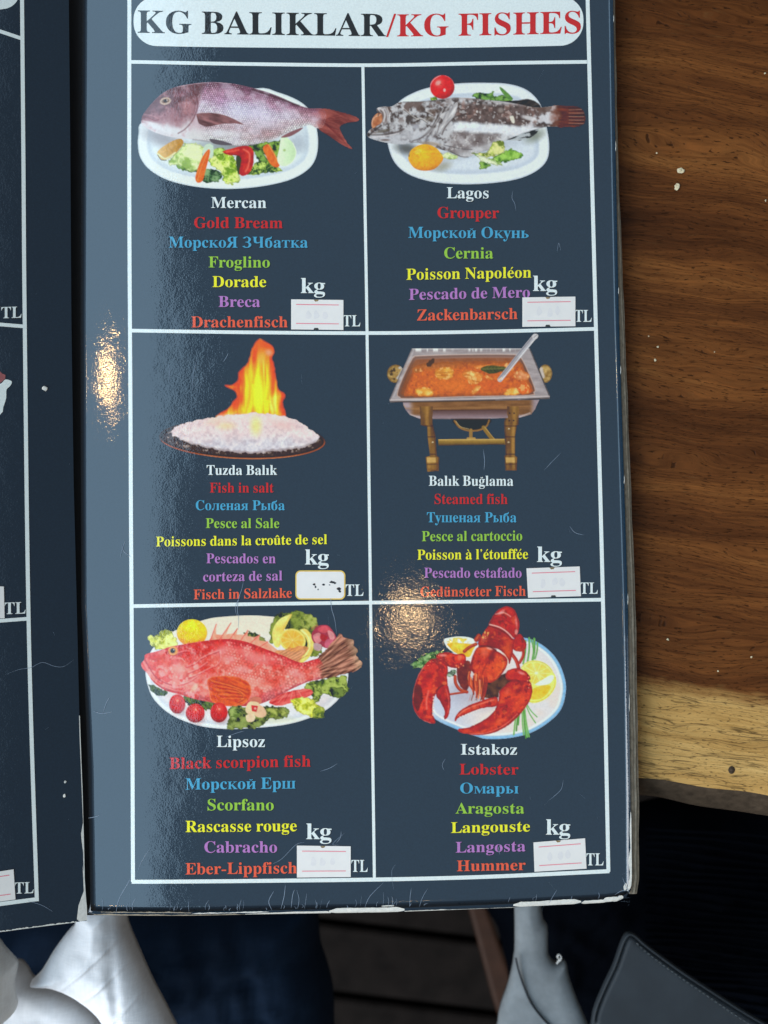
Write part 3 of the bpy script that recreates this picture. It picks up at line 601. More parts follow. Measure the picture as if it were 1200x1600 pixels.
    P.spot(255,350,50,44,(240,180,176),.75,.3,.9); P.spot(180,300,50,40,(214,66,52),.6,0,.9); P.spot(330,400,60,26,(232,150,150),.6,-.4,.9)
    P.line([(90,282),(120,335),(160,385),(200,410)], 5, (226,80,80), .8,3); P.line([(84,302),(110,350),(150,400),(215,428)], 6, (150,30,44), .75,2.5); P.line([(76,312),(98,350),(140,405)], 8, (236,150,150), .7,3)
    for a in ([(205,300),(240,275),(290,262)],[(290,340),(330,325),(360,300)],[(300,370),(345,350),(390,320)],[(300,395),(350,375),(420,340)],[(250,430),(300,415),(345,385)],[(360,300),(400,280),(450,262)],[(430,340),(455,310),(452,270)]): P.line(a, 6, (170,34,50), .55,3); P.line([(x+2,y-6) for x,y in a], 4, (248,196,196), .6,3)
    P.line([(200,450),(270,462),(330,440),(370,400)], 5, (176,52,60), .6,3); P.spot(330,440,36,14,(244,200,180),.8,-.8,.8); P.line([(100,375),(150,420),(220,450),(280,460)], 5, (240,176,170), .6,3)
    P.spot(222,258,27,25,(226,160,96),.95,0,.3); P.spot(221,258,14,14,(26,20,22),1,0,.4); P.spot(226,253,4,4,(220,220,220),.9); P.line([(198,262),(210,282),(240,280)], 3, (150,40,36), .7,2)
    for x,y in ((290,225),(345,214),(400,206),(452,204)): P.line([(x,y+6),(x+12,y-10)], 4, (216,90,84), .9,2,ink=False)
    # pectoral fin
    pf = [(392,402),(440,384),(520,384),(580,404),(608,440),(602,490),(565,526),(500,532),(450,522),(410,505),(400,455)]
    mf, sf = P.blob(pf, P.mix((186,54,28),(222,104,56),P.n(.02,41,3,.12,.45)*1.4-.2), 2)
    for i in range(10): P.line([(405+i*6,395+i*11),(505+i*9,425+i*8),(600-i*8,455+i*8)], 3.2, (236,150,90) if i % 2 else (140,34,22), .55,2)
    P.ink(mf*sstep(-6,-1,sf), (236,140,110), .6)
    P.spot(380,460,30,34,(236,150,140),.6,.3,.9)
    # tomatoes, radish, lettuce
    for cx,cy,rx,ry in ((243,521,40,48),(332,566,47,47),(449,563,43,49)):
        P.spot(cx+10,cy+30,rx,ry*.7,(150,110,116),.6,0,.9); P.ball(cx,cy,rx,ry,(190,36,42),(222,92,84),(118,16,28),(0,-.45),0,.7); P.spot(cx+2,cy-ry*.35,7,6,(240,170,150),.7)
    P.leaf([(492,545),(540,530),(590,545),(640,540),(680,530),(760,535),(795,560),(770,590),(700,595),(660,630),(600,640),(490,642),(500,590)], (30,40,20), (78,94,44), (134,150,84), 51, .035)
    P.leaf([(680,545),(740,545),(792,562),(740,582),(690,580)], (60,70,24), (110,130,50), (160,170,90), 52)
    P.leaf([(500,540),(550,535),(560,580),(510,590)], (46,66,30), (96,120,56), (150,170,100), 53)
    for c,pts in (((206,120,104),[(600,500),(622,484),(656,492),(655,520),(615,520)]),((236,206,170),[(580,545),(600,510),(645,515),(650,550),(630,575),(590,568)]),((232,190,160),[(640,530),(668,535),(684,570),(660,588),(625,575)]),((238,210,180),[(582,580),(605,568),(628,580),(620,605),(590,608)])): P.blob(pts, P.mix(c,[x*.88 for x in c],P.n(.04,55)))
    P.blob([(608,526),(642,530),(634,560),(612,556)], (190,48,56), k=1); P.spot(628,543,8,7,(232,170,160),.9)
    P.grain(.12); return P

def lobster(step):
    P = Print((580, 935), 3.243, (1000, 720), step)
    pl = [(760,198),(830,215),(900,262),(950,325),(982,410),(985,480),(962,560),(905,622),(810,680),(700,707),(590,712),(530,698),(430,662),(330,615),(290,560),(280,440),(330,330),(480,240),(620,200)]
    m, sd = P.blob(pl, (212,212,222)); P.ink(m*sstep(.4,.7,P.n(.012,2,3)), (224,206,200), .5); P.ink(m*sstep(600,400,P.X)*sstep(380,520,P.Y), (176,190,222), .7)
    P.ink(m*sstep(-20,-12,sd)*sstep(430,640,P.X+P.Y*.3), (120,178,226), .9); P.ink(m*sstep(-5,-1,sd), (86,140,200), .7); P.ink(m*sstep(-34,-22,sd)*sstep(-16,-22,sd), (236,240,248), .7)
    P.ink(m*P.mask(P.sd(P.ell(590,470,200,90)),60), (150,150,176), .5)
    # chives, parsley, lemon
    for x0,y0,x1,y1,w in ((800,200,792,320,9),(826,205,818,310,12),(842,225,830,305,8),(782,215,770,330,9),(812,210,822,300,7)): P.line([(x0,y0),((x0+x1)/2+4,(y0+y1)/2),(x1,y1)], w, (86,150,76), 1, 1.2, ink=False); P.line([(x0+1,y0),(x1+1,y1)], 2.5, (170,206,150), .6)
    for x0,x1,y1,w in ((745,722,690,8),(760,745,640,7),(770,790,700,9),(775,800,700,7),(785,840,600,6),(780,832,630,6),(755,735,670,8),(765,772,690,7),(772,783,708,6)): P.line([(x0,530),((x0+x1)/2-3,(540+y1)/2),(x1,y1)], w, (78,140,66) if x1 % 2 else (110,172,96), 1, 1.2, ink=False)
    P.leaf([(203,340),(225,312),(270,284),(320,268),(365,264),(350,290),(300,320),(262,352),(225,355)], (30,66,34), (70,120,66), (140,176,120), 5, .045, 12, .09)
    P.leaf([(385,375),(410,360),(430,370),(420,395),(395,395)], (20,40,22), (50,90,48), (180,200,190), 6)
    P.blob([(368,210),(400,198),(450,193),(505,200),(535,225),(520,262),(500,300),(462,295),(420,275),(385,248)], (226,226,228)); P.blob([(385,228),(440,226),(505,230),(528,236),(515,265),(498,296),(465,292),(420,272),(398,250)], P.mix((222,160,30),(240,200,90),P.n(.05,7))); P.spot(445,240,34,14,(240,220,90),.8,.1,.8); P.ink(P.mask(P.sd(P.ell(440,215,60,16)))*sstep(.45,.6,P.n(.09,8)), (226,196,60), .8); P.spot(450,250,26,20,(190,206,60),.6,.3,.9)
    P.blob(P.ell(842,380,86,64,.35), (232,222,130), k=1); P.blob(P.ell(842,382,74,53,.35), P.mix((226,196,70),(240,220,130),P.n(.04,9)), k=1)
    for i in range(10): a = i*.63; P.line([(838,380),(838+72*math.cos(a),380+56*math.sin(a))], 3, (246,238,180), .7,2)
    P.line([(760,350),(785,328),(830,318),(880,330),(915,365)], 4, (200,196,90), .8); P.spot(836,378,10,8,(246,240,210),.9)
    P.blob([(800,440),(850,430),(900,385),(925,378),(938,420),(925,465),(890,505),(840,528),(800,524),(785,480)], (236,226,120)); P.blob([(805,470),(850,445),(905,440),(900,470),(865,505),(825,512),(800,505)], P.mix((230,180,40),(238,204,90),P.n(.04,10))); P.blob([(830,436),(870,410),(912,388),(925,400),(905,430),(860,440)], (236,236,226)); P.line([(800,522),(845,522),(895,495),(928,450),(932,400)], 4, (210,190,50), .8)
    R = lambda s, c1=(150,22,26), c2=(214,62,46): P.mix(c1, c2, P.n(.02,s,4)*1.5-.25)
    def shell(pts, s, c1=(150,24,28), c2=(212,62,46), rough=2, k=4):
        mm, s2 = P.blob(pts, R(s,c1,c2), rough, .07, k, seed=s)
        P.ink(mm*sstep(.6,.75,P.n(.06,s+1,3)), (92,14,18), .5); P.ink(mm*sstep(.6,.8,P.n(.04,s+2,3)), (232,110,74), .45); P.ink(mm*sstep(-12,-1,s2), (116,14,22), .5)
        return mm, s2
    # underside and small legs
    P.blob([(560,420),(620,410),(680,380),(710,410),(700,440),(650,470),(640,500),(570,500)], P.mix((46,30,28),(112,72,62),P.n(.04,12)*1.4-.2), 4); P.blob([(440,330),(500,320),(500,420),(480,470),(440,420)], P.mix((70,26,22),(150,60,40),P.n(.03,13)), 4)
    for a,w in (([(530,232),(500,246),(472,268)],17),([(425,395),(428,430),(450,462),(485,474)],16),([(400,486),(440,480),(484,474)],10),([(545,190),(532,210)],22)): P.line(a, w, (156,52,36), 1, 1.3, ink=False); P.line([(x,y-3) for x,y in a], w*.3, (216,110,80), .6,2)
    shell([(722,205),(745,180),(765,190),(786,232),(776,262),(740,268),(718,250)], 21)
    for a,w in (([(770,255),(770,290),(752,325)],15),([(742,262),(764,262)],13),([(712,282),(735,315),(748,358)],18)): P.line(a, w, (160,44,38), 1, 1.3, ink=False); P.line([(x-3,y) for x,y in a], w*.3, (216,100,84), .6,2)
    # tail segments
    shell([(596,135),(614,95),(645,58),(685,40),(722,55),(746,105),(749,150),(738,185),(718,200),(690,170),(640,145)], 23, (156,26,32), (206,58,50))
    P.spot(660,70,26,10,(228,150,160),.7,-.6,.8); P.line([(630,80),(672,72),(706,92)], 5, (240,180,176), .75,2.5); P.line([(614,108),(660,98),(712,132)], 5, (120,16,26), .6,3); P.spot(735,120,8,40,(226,130,130),.7,-.1,.8)
    shell([(545,240),(556,195),(582,155),(604,135),(660,150),(716,196),(722,232),(715,280),(700,330),(690,300),(640,255)], 25, (126,24,28), (186,54,44))
    P.line([(600,132),(650,146),(690,172),(716,200)], 6, (244,200,196), .9,2); P.line([(597,140),(645,156),(690,184),(712,208)], 5, (90,14,20), .75,2); P.spot(735,170,10,18,(236,170,170),.7); P.spot(575,200,22,34,(206,110,96),.6,.5,.9)
    for y in (190,208,224): P.line([(575,y),(620,y-2),(650,y+14)], 3, (100,20,24), .5,2)
    P.ink(P.mask(P.sd([(548,215),(575,165),(600,170),(570,225)]))*sstep(.55,.66,P.n(.12,26,2)), (250,200,110), .7)
    P.spot(690,260,24,60,(214,90,44),.6,.1,.9)
    # carapace
    mm, s2 = shell([(528,262),(552,244),(600,246),(640,268),(682,298),(690,330),(668,375),(634,412),(600,428),(565,420),(530,390),(505,362),(500,338)], 27, (160,34,30), (222,84,46))
    P.line([(545,243),(590,243),(632,262)], 6, (70,12,16), .85,2); P.spot(612,290,18,40,(112,28,40),.75,.35,.9); P.spot(575,275,26,30,(226,110,90),.7,.5,.9); P.spot(600,254,22,7,(236,180,180),.7,.3,.8); P.spot(640,340,32,46,(226,88,40),.7,.5,.9); P.spot(560,330,14,60,(206,60,50),.6,.3,.9); P.line([(520,300),(508,340),(520,375)], 7, (104,24,26), .6,3); P.line([(662,300),(668,350),(630,405)], 4, (236,150,90), .5,3); P.line([(560,385),(575,350),(590,322)], 5, (110,20,26), .6,3)
    # mouth parts
    for i in range(26):
        r = _hash(np.array(i*1.), np.array(3.), 5); r2 = _hash(np.array(i*1.), np.array(7.), 9)
        x = 495+90*float(r); y = 372+50*float(r2)
        P.line([(x,y),(x+10*(float(r2)-.5),y+35),(535+(x-535)*.65,y+55+60*float(r))], 8, ((206,84,54),(150,44,30),(226,130,90),(176,60,40))[i % 4], .95, 1.3, ink=False)
    for x in (515,540,562): P.line([(x,405),(x+3,470),(x-8,515)], 3.5, (60,18,16), .7,2)
    for i in range(7): P.line([(505+i*14,490),(495+i*14,520)], 2.5, (190,90,70), .6, ink=False)
    # left claw
    shell([(328,296),(345,278),(385,273),(430,282),(466,280),(480,300),(472,330),(440,352),(400,348),(372,335),(345,318)], 31); P.spot(362,288,24,9,(236,150,150),.75,.1,.8); P.spot(448,300,14,18,(236,120,90),.6); P.line([(375,318),(395,342)], 4, (90,14,18), .6,2)
    for i in range(9): P.spot(425+i*6,350-(i % 3)*9,5,5,(236,150,110) if i % 2 else (120,24,24),.8)
    mm, s2 = shell([(298,312),(330,306),(365,322),(388,352),(384,400),(388,440),(372,438),(350,452),(330,480),(318,505),(312,540),(310,585),(322,612),(322,634),(290,630),(250,610),(222,572),(210,520),(216,460),(236,395),(265,345)], 33)
    P.blob([(215,470),(230,440),(255,450),(258,520),(248,560),(226,565),(214,520)], P.mix((50,14,14),(110,24,22),P.n(.03,34)), 8, op=.8); P.line([(292,600),(280,520),(300,430),(330,380)], 14, (222,60,50), .55,6); P.line([(282,560),(280,520),(290,470)], 6, (240,140,130), .7,4); P.line([(218,570),(250,612),(300,632)], 4, (236,176,176), .7,2); P.line([(214,500),(218,450),(240,390),(272,340)], 4, (226,150,150), .6,2)
    for i in range(7): P.spot(316-i*.5,500+i*15,5,6,(240,190,180),.9)
    shell([(338,455),(362,435),(386,440),(398,480),(402,540),(392,590),(375,614),(368,600),(372,572),(352,525),(330,495)], 35, (130,20,26), (200,50,46)); P.line([(380,460),(394,520),(390,580)], 5, (226,110,110), .7,3); P.line([(330,470),(345,452),(366,440)], 6, (84,14,16), .8,2.5); P.spot(372,430,16,12,(232,120,80),.7)
    # right claw
    shell([(680,392),(690,366),(735,352),(770,362),(798,386),(805,410),(770,425),(720,420),(690,410)], 41); P.spot(760,378,24,9,(232,150,160),.7,.4,.8); P.line([(690,420),(720,412),(770,424)], 4, (90,14,18), .7,2)
    mm, s2 = shell([(648,500),(650,470),(680,440),(712,418),(760,420),(800,418),(815,450),(812,490),(790,540),(740,602),(690,645),(620,680),(545,692),(485,686),(443,674),(446,660),(490,655),(550,628),(600,595),(632,555)], 43, (156,30,28), (216,70,44))
    P.line([(470,680),(560,672),(650,630),(720,570),(770,500)], 16, (222,84,60), .5,7); P.line([(500,686),(580,682),(670,645),(740,585)], 4, (232,140,140), .6,2); P.spot(745,470,30,16,(110,20,22),.6,-.7,.9); P.spot(690,470,20,30,(226,100,80),.6,.6,.9); P.spot(560,660,70,12,(126,24,26),.5,-.3,.9)
    for i in range(9): P.spot(520+i*13,640-i*9.5,5,5,(244,216,206),.9)
    shell([(425,622),(428,598),(460,562),(510,535),(580,512),(625,500),(642,512),(634,545),(585,552),(530,566),(475,590),(440,606)], 45, (170,36,32), (220,84,62)); P.line([(440,594),(480,562),(560,532),(620,514)], 5, (240,150,130), .6,3)
    for i in range(8): P.spot(450+i*14,600-i*5,4,4,(244,216,206),.8)
    for i in range(8): P.spot(792+(i % 3)*6,390+i*9,4,4,(240,150,130) if i % 2 else (40,10,12),.8)
    P.grain(.1); return P

DISHES = [("gold bream", gold_bream), ("grouper", grouper), ("salt fish", salt_fish), ("chafing dish", chafing_dish), ("scorpion fish", scorpion_fish), ("lobster", lobster)]

# ---------------------------------------------------------------- lettering: bold roman outlines, drawn as flat print
GLYPHS = """A 437 -9 0,-9 18,9 21,24 30,49 75,206 466,224 465,384 87,411 34,425 22,443 18,443 0,229 0,229 18,270 25,283 46,273 81,253 132,103 132,79 71,76 59,75 48,87 26,124 18,128 18,128 0;113 161,242 161,177 319
B 443 16 0,16 17,45 22,62 32,72 51,75 82,75 369,69 412,51 433,15 439,15 455,220 455,284 451,333 439,368 418,389 388,396 351,384 302,348 268,287 247,360 223,404 185,418 132,407 76,371 35,314 9,238 0;182 252,188 252,234 257,263 272,279 301,285 345,281 385,269 412,248 428,216 434,198 432,188 425,182 391;222 24,259 30,283 49,296 81,301 128,295 176,277 208,245 225,197 231,182 231,182 65,190 33,202 26
C 469 257 -11,193 -3,137 20,91 56,56 104,34 162,26 228,34 294,56 351,92 399,139 435,195 458,259 465,309 459,367 440,388 435,408 443,419 465,437 465,437 308,420 308,392 364,356 407,313 434,265 443,222 435,187 409,163 365,149 304,144 226,149 153,165 97,192 56,230 32,278 24,318 29,358 45,395 71,428 106,447 89,395 33,332 0
D 496 20 0,20 17,47 21,63 30,71 46,74 75,74 374,71 407,61 426,43 435,15 439,15 455,222 455,296 449,357 429,405 396,440 351,461 295,468 228,459 146,430 82,382 36,315 9,228 0;222 24,262 30,295 47,319 75,343 139,351 229,345 303,330 360,305 401,269 425,223 433,202 431,190 423,182 385,182 72,190 34,202 27
E 442 14 0,14 17,44 20,62 30,72 48,75 78,75 369,72 405,62 425,44 435,16 439,16 455,399 455,399 320,383 320,369 373,340 406,295 424,232 430,200 428,186 417,183 388,183 246,193 246,232 252,259 269,277 300,288 345,304 345,304 118,287 118,273 181,259 201,241 213,185 222,183 222,183 67,185 47,192 35,230 28,276 30,313 39,345 53,371 75,393 105,411 143,430 143,402 0
F 405 15 0,15 17,45 23,62 34,72 53,75 84,75 375,71 405,61 423,43 433,14 439,14 455,394 455,394 320,377 320,369 357,355 385,336 406,310 420,275 428,230 431,200 429,186 421,182 398,182 247,190 247,229 253,256 270,274 301,284 347,302 347,302 118,285 118,274 168,257 200,229 218,189 224,182 224,182 81,188 43,196 31,210 24,257 17,257 0
G 508 268 -10,200 -3,141 19,93 55,57 103,35 161,28 229,35 295,57 352,93 399,139 435,195 458,257 465,311 459,369 441,388 436,406 443,419 465,437 465,437 308,420 308,403 346,382 379,357 406,329 426,299 439,267 443,224 435,189 409,165 366,151 305,146 228,154 135,180 67,206 37,238 19,275 13,308 16,328 27,339 45,343 71,343 128,339 154,329 170,309 179,275 182,275 198,500 198,500 182,473 179,457 171,449 155,446 128,446 29,357 0
H 524 15 0,15 17,45 22,62 32,72 50,75 81,75 379,71 406,62 424,44 434,16 439,16 455,242 455,242 439,204 432,187 415,182 379,182 251,342 251,342 379,337 415,320 432,282 439,282 455,507 455,507 439,478 434,461 424,452 407,449 379,449 81,452 52,461 33,478 22,507 17,507 0,282 0,282 17,311 21,329 31,339 49,342 81,342 221,182 221,182 81,185 50,194 32,212 22,242 17,242 0
I 261 13 0,13 17,42 23,61 32,72 49,75 75,75 387,72 412,63 427,45 435,13 439,13 455,244 455,244 439,214 435,196 427,186 412,183 387,183 77,187 44,206 26,246 17,246 0
K 511 16 0,16 17,45 22,63 32,72 50,75 81,75 379,72 406,63 424,45 434,17 439,17 455,242 455,242 439,205 432,187 415,183 379,183 234,321 373,342 398,349 418,334 434,291 439,291 455,486 455,486 439,477 439,415 419,345 361,271 285,463 46,487 25,519 17,519 0,281 0,281 17,306 18,322 21,334 34,316 66,199 214,183 198,183 81,186 50,195 32,213 22,242 17,242 0
L 427 15 0,15 17,45 22,62 32,72 50,75 81,75 379,71 407,62 425,44 434,16 439,16 455,250 455,250 439,208 434,196 427,188 416,182 379,182 83,185 47,200 31,234 28,278 31,315 40,345 56,370 80,391 112,409 154,427 154,402 0
M 634 14 0,14 17,43 22,61 32,72 50,75 79,75 382,71 416,53 432,15 439,15 455,185 455,317 142,449 455,617 455,617 439,590 433,573 423,563 405,560 378,560 85,565 43,582 23,617 17,617 0,396 0,396 17,433 25,450 44,455 83,455 399,288 0,270 0,105 389,105 80,109 48,120 30,139 20,169 17,169 0
N 494 403 -11,107 350,107 79,110 49,119 31,136 21,167 17,167 0,18 0,18 17,54 23,71 41,76 79,76 388,36 433,18 439,18 455,156 455,391 169,391 377,386 414,369 431,331 439,331 455,480 455,480 439,450 434,433 425,425 407,422 377,422 -11
O 526 261 -11,213 -6,169 7,129 29,94 58,66 93,45 134,32 179,28 228,32 276,45 321,66 362,95 397,130 426,170 448,216 462,265 466,313 462,357 448,397 427,431 399,459 364,481 323,494 277,498 228,494 179,481 134,459 93,430 58,395 29,355 7,310 -6;265 12,306 21,338 47,361 90,375 150,379 228,371 321,348 389,310 430,260 443,219 435,186 409,163 366,150 305,145 228,153 135,177 67,215 26
P 418 15 0,15 17,45 22,62 32,72 50,75 81,75 379,71 406,62 424,44 434,16 439,16 455,214 455,287 452,336 440,366 422,390 398,404 367,409 332,398 280,367 240,314 214,242 206,182 206,182 81,185 50,194 32,212 22,242 17,242 0;182 230,201 230,244 235,272 253,287 283,292 329,288 375,275 406,252 425,216 431,189 424,182 398
R 473 15 0,15 17,45 22,62 32,72 50,75 81,75 379,71 406,62 424,44 434,16 439,16 455,217 455,305 448,367 426,405 388,417 334,406 285,372 248,315 224,432 50,452 26,478 17,480 17,480 0,338 0,201 212,182 212,182 81,185 50,194 32,212 22,242 17,242 0;182 234,203 234,249 240,280 258,298 290,304 336,295 389,268 421,224 431,202 429,190 422,182 385
S 391 43 -11,43 158,62 158,83 94,111 50,149 24,197 15,231 20,257 36,273 60,279 89,265 129,225 160,163 191,112 221,77 253,56 289,50 332,54 370,67 403,88 429,115 449,148 462,185 466,229 461,282 448,291 446,300 445,313 450,320 466,339 466,339 319,322 319,310 354,293 385,272 410,248 429,222 441,194 445,163 440,140 426,125 406,120 380,124 356,137 336,189 303,253 273,317 233,337 211,350 188,359 133,354 93,339 58,314 29,281 8,240 -6,192 -10,158 -8,126 1,98 9,85 12,69 7,61 -11
T 424 92 0,92 17,123 21,142 31,152 50,156 81,156 433,149 433,102 426,65 403,41 367,29 318,11 318,11 455,410 455,410 317,394 317,385 359,368 391,343 415,310 429,269 433,263 433,263 81,267 49,276 30,296 21,328 17,328 0
Z 442 20 0,20 11,276 430,214 430,141 420,115 407,94 386,76 356,61 316,44 316,57 455,406 455,406 443,153 29,239 29,302 37,349 61,384 103,407 164,424 164,407 0
a 344 255 -10,226 -5,208 10,200 35,151 2,95 -9,64 -4,40 11,25 34,20 63,31 104,63 136,119 164,199 190,199 241,196 266,187 282,171 292,148 296,115 290,104 274,113 257,123 231,120 215,110 202,95 194,77 191,59 194,45 203,36 218,33 236,37 259,49 278,69 295,95 308,126 316,162 318,223 312,263 292,285 259,293 210,293 62,295 40,304 34,320 42,329 28,294 -1;151 34,174 41,199 63,199 169,154 151,127 123,118 84,126 46
b 361 43 -11,43 388,37 428,8 439,8 455,138 455,138 279,175 308,221 318,254 313,284 299,308 276,326 245,338 208,342 166,337 118,323 75,300 40,270 13,233 -4,192 -10,148 -1,105 28,53 -11;183 14,213 23,232 49,242 95,245 160,242 213,231 251,212 273,184 280,155 270,144 257,138 242,138 69,143 38,158 20
c 294 156 -10,119 -5,87 11,59 35,38 68,24 106,19 150,25 196,40 237,64 271,96 297,133 313,175 319,218 314,250 298,271 275,277 245,275 228,266 215,253 207,236 204,214 209,201 225,196 251,197 261,197 271,190 290,169 297,138 285,118 248,112 187,118 123,137 76,166 48,204 38,239 47,271 72,285 60,248 21,205 -2
d 370 140 -10,107 -5,78 10,53 35,35 66,23 104,19 147,24 196,36 237,55 272,81 297,112 313,146 318,189 309,223 280,223 401,220 419,212 430,176 439,176 455,319 455,319 75,325 41,335 32,353 28,353 11,294 6,223 -10,223 39,188 2;171 28,187 31,202 41,215 56,223 76,223 242,217 257,206 270,174 281,147 273,130 250,121 210,118 153,120 98,130 58,146 36
e 301 154 -10,117 -5,85 10,58 35,37 69,24 109,19 157,24 201,38 240,59 273,87 298,120 313,157 318,209 309,249 280,274 234,283 173,283 166,117 166,127 97,154 56,199 42,237 53,270 86,285 73,248 27,205 -1;116 192,201 192,201 215,193 277,181 292,161 297,136 286,121 255,116 203
f 214 15 0,15 16,40 22,50 35,52 73,52 277,16 277,16 310,52 310,52 353,60 400,85 436,123 457,174 465,212 460,240 446,257 425,263 400,260 381,252 367,239 358,224 355,195 365,187 376,185 391,193 420,196 426,197 433,193 441,180 443,163 440,153 430,148 390,148 310,203 310,203 277,148 277,148 65,150 40,158 26,173 18,199 16,199 0
g 328 146 -140,89 -136,48 -122,22 -100,14 -75,28 -46,69 -26,35 -1,24 30,28 54,42 74,67 92,102 110,58 135,31 169,22 212,27 242,40 268,60 289,88 305,120 315,157 318,196 315,233 304,317 304,317 268,268 268,286 237,291 203,288 176,276 151,258 131,234 116,205 106,172 103,157 103,142 104,112 94,104 84,101 71,111 55,141 49,175 49,259 40,285 29,303 13,312 -9,316 -37,305 -80,272 -113,219 -133;157 124,178 130,190 146,197 173,199 211,197 249,190 276,178 292,157 297,137 292,124 276,117 249,114 211,117 173,124 146,137 130;161 -116,218 -111,252 -94,263 -66,260 -51,249 -41,205 -34,97 -34,79 -52,73 -73,79 -89,95 -103,122 -113
h 381 18 0,18 16,45 26,52 56,52 399,46 429,36 437,19 440,19 455,148 455,148 267,190 305,243 318,292 306,321 271,330 212,330 56,337 26,347 19,363 16,363 0,202 0,202 16,207 16,228 26,235 56,235 217,229 258,219 268,203 271,173 262,148 235,148 56,154 26,164 19,180 16,180 0
i 199 101 362,81 366,65 376,54 393,50 412,54 432,65 449,81 460,101 463,120 460,137 449,147 432,151 412,147 393,136 376,120 366;18 0,18 16,45 26,52 56,52 252,47 285,20 293,21 310,148 310,148 56,154 26,180 16,180 0
k 359 17 0,17 16,45 26,52 56,52 398,47 429,38 436,20 439,21 455,148 455,148 169,227 248,240 264,244 278,235 290,209 293,206 293,206 310,345 310,345 293,308 284,275 260,222 209,346 34,360 21,376 16,376 0,211 0,211 16,217 16,234 20,239 32,232 49,163 147,148 134,148 56,154 26,180 16,180 0
l 200 18 0,18 16,45 26,52 56,52 398,47 429,38 436,20 439,20 455,148 455,148 56,154 26,180 16,180 0
m 555 18 0,18 16,45 26,52 56,52 253,46 284,36 291,19 294,19 310,146 310,146 265,188 305,237 318,277 312,305 293,320 261,364 304,418 318,465 306,494 271,504 212,504 56,510 26,520 19,536 16,536 0,377 0,377 16,393 19,403 26,410 56,410 217,404 258,394 268,377 271,349 263,324 237,324 56,331 26,340 19,356 16,356 0,199 0,199 16,215 19,225 26,232 56,232 217,226 258,216 268,199 271,170 262,146 235,146 56,152 27,162 19,177 16,177 0
n 381 18 0,18 16,45 26,52 56,52 253,46 284,36 291,19 294,19 310,148 310,148 267,190 306,243 318,292 306,321 271,330 212,330 56,337 26,347 19,363 16,363 0,202 0,202 16,207 16,228 26,235 56,235 217,229 258,219 268,203 271,173 262,148 235,148 56,154 26,164 19,180 16,180 0
o 337 169 -10,127 -5,90 11,60 37,38 70,24 110,19 154,24 199,38 239,60 272,90 297,127 313,168 318,209 313,245 298,275 273,298 240,312 200,317 154,312 108,298 69,275 36,245 11,210 -5;169 11,193 18,209 39,217 81,220 154,217 227,208 271,192 292,169 299,144 292,128 271,120 227,117 154,120 82,128 39,144 18
p 372 17 -139,17 -124,40 -117,50 -101,52 -64,52 243,46 283,19 295,19 310,143 310,143 263,166 294,195 313,230 319,264 314,293 298,317 274,335 241,346 203,350 160,346 113,334 72,316 38,291 12,261 -5,227 -10,183 1,148 32,148 -58,152 -99,167 -118,197 -123,197 -139;195 28,222 36,239 59,249 99,253 154,250 208,241 248,225 270,199 278,171 267,148 235,148 69,167 38
r 288 18 0,18 16,45 26,52 56,52 252,46 285,20 293,21 310,146 310,146 252,165 280,187 301,210 314,233 318,258 315,275 304,286 287,289 266,287 248,278 234,265 225,248 222,222 231,207 250,189 260,175 255,162 241,152 220,149 192,149 56,152 37,159 25,197 16,197 0
s 289 151 -10,122 -6,87 6,73 9,60 4,51 -9,36 -9,36 105,53 105,66 68,87 39,112 21,140 15,162 18,179 27,189 40,192 58,183 84,156 105,107 130,76 148,54 169,41 193,37 220,44 259,65 291,98 312,141 319,166 316,199 308,206 306,213 305,223 308,230 319,244 319,244 222,228 222,215 254,196 277,174 291,149 296,130 294,116 286,108 274,105 259,115 232,146 212,191 189,221 172,241 151,253 127,257 95,250 51,228 18,194 -3
t 229 124 -9,89 -4,66 10,53 36,48 71,48 279,20 279,20 300,88 369,129 424,144 424,144 310,208 310,208 279,144 279,144 82,149 51,157 43,168 40,189 49,206 75,222 66,198 24,165 -1
u 375 131 -10,91 -3,65 17,51 51,46 97,46 248,39 282,29 291,11 294,11 310,142 310,142 74,151 46,162 38,177 36,205 43,228 66,228 248,221 283,209 291,189 294,189 310,324 310,324 70,331 39,360 30,360 13,300 7,228 -10,228 40,209 19,186 3,160 -7
y 301 52 -140,29 -137,10 -125,-3 -107,-7 -84,-4 -67,5 -53,18 -43,36 -40,64 -49,72 -61,75 -76,74 -81,74 -87,77 -96,86 -99,99 -92,114 -74,129 -44,140 -5,36 251,25 275,15 287,-3 293,-5 293,-5 310,162 310,162 293,136 289,128 275,130 267,133 257,185 119,230 241,236 260,238 274,229 289,203 293,203 310,300 310,300 293,287 290,277 281,259 242,162 -24,129 -96,113 -117,95 -131
z 293 13 0,13 14,168 287,128 287,96 283,72 272,55 250,44 216,26 216,32 310,275 310,275 291,126 25,152 25,194 30,223 44,244 69,260 107,276 107,268 0"""
FONT = {}
for row in GLYPHS.split("\n"):
    ch, adv, rest = row[0], row[2:].split(" ", 1)[0], row[2:].split(" ", 1)[1]
    FONT[ch] = (int(adv), [[[tuple(map(int, p.split())) for p in k.split(",")] for k in rest.split(";")]])
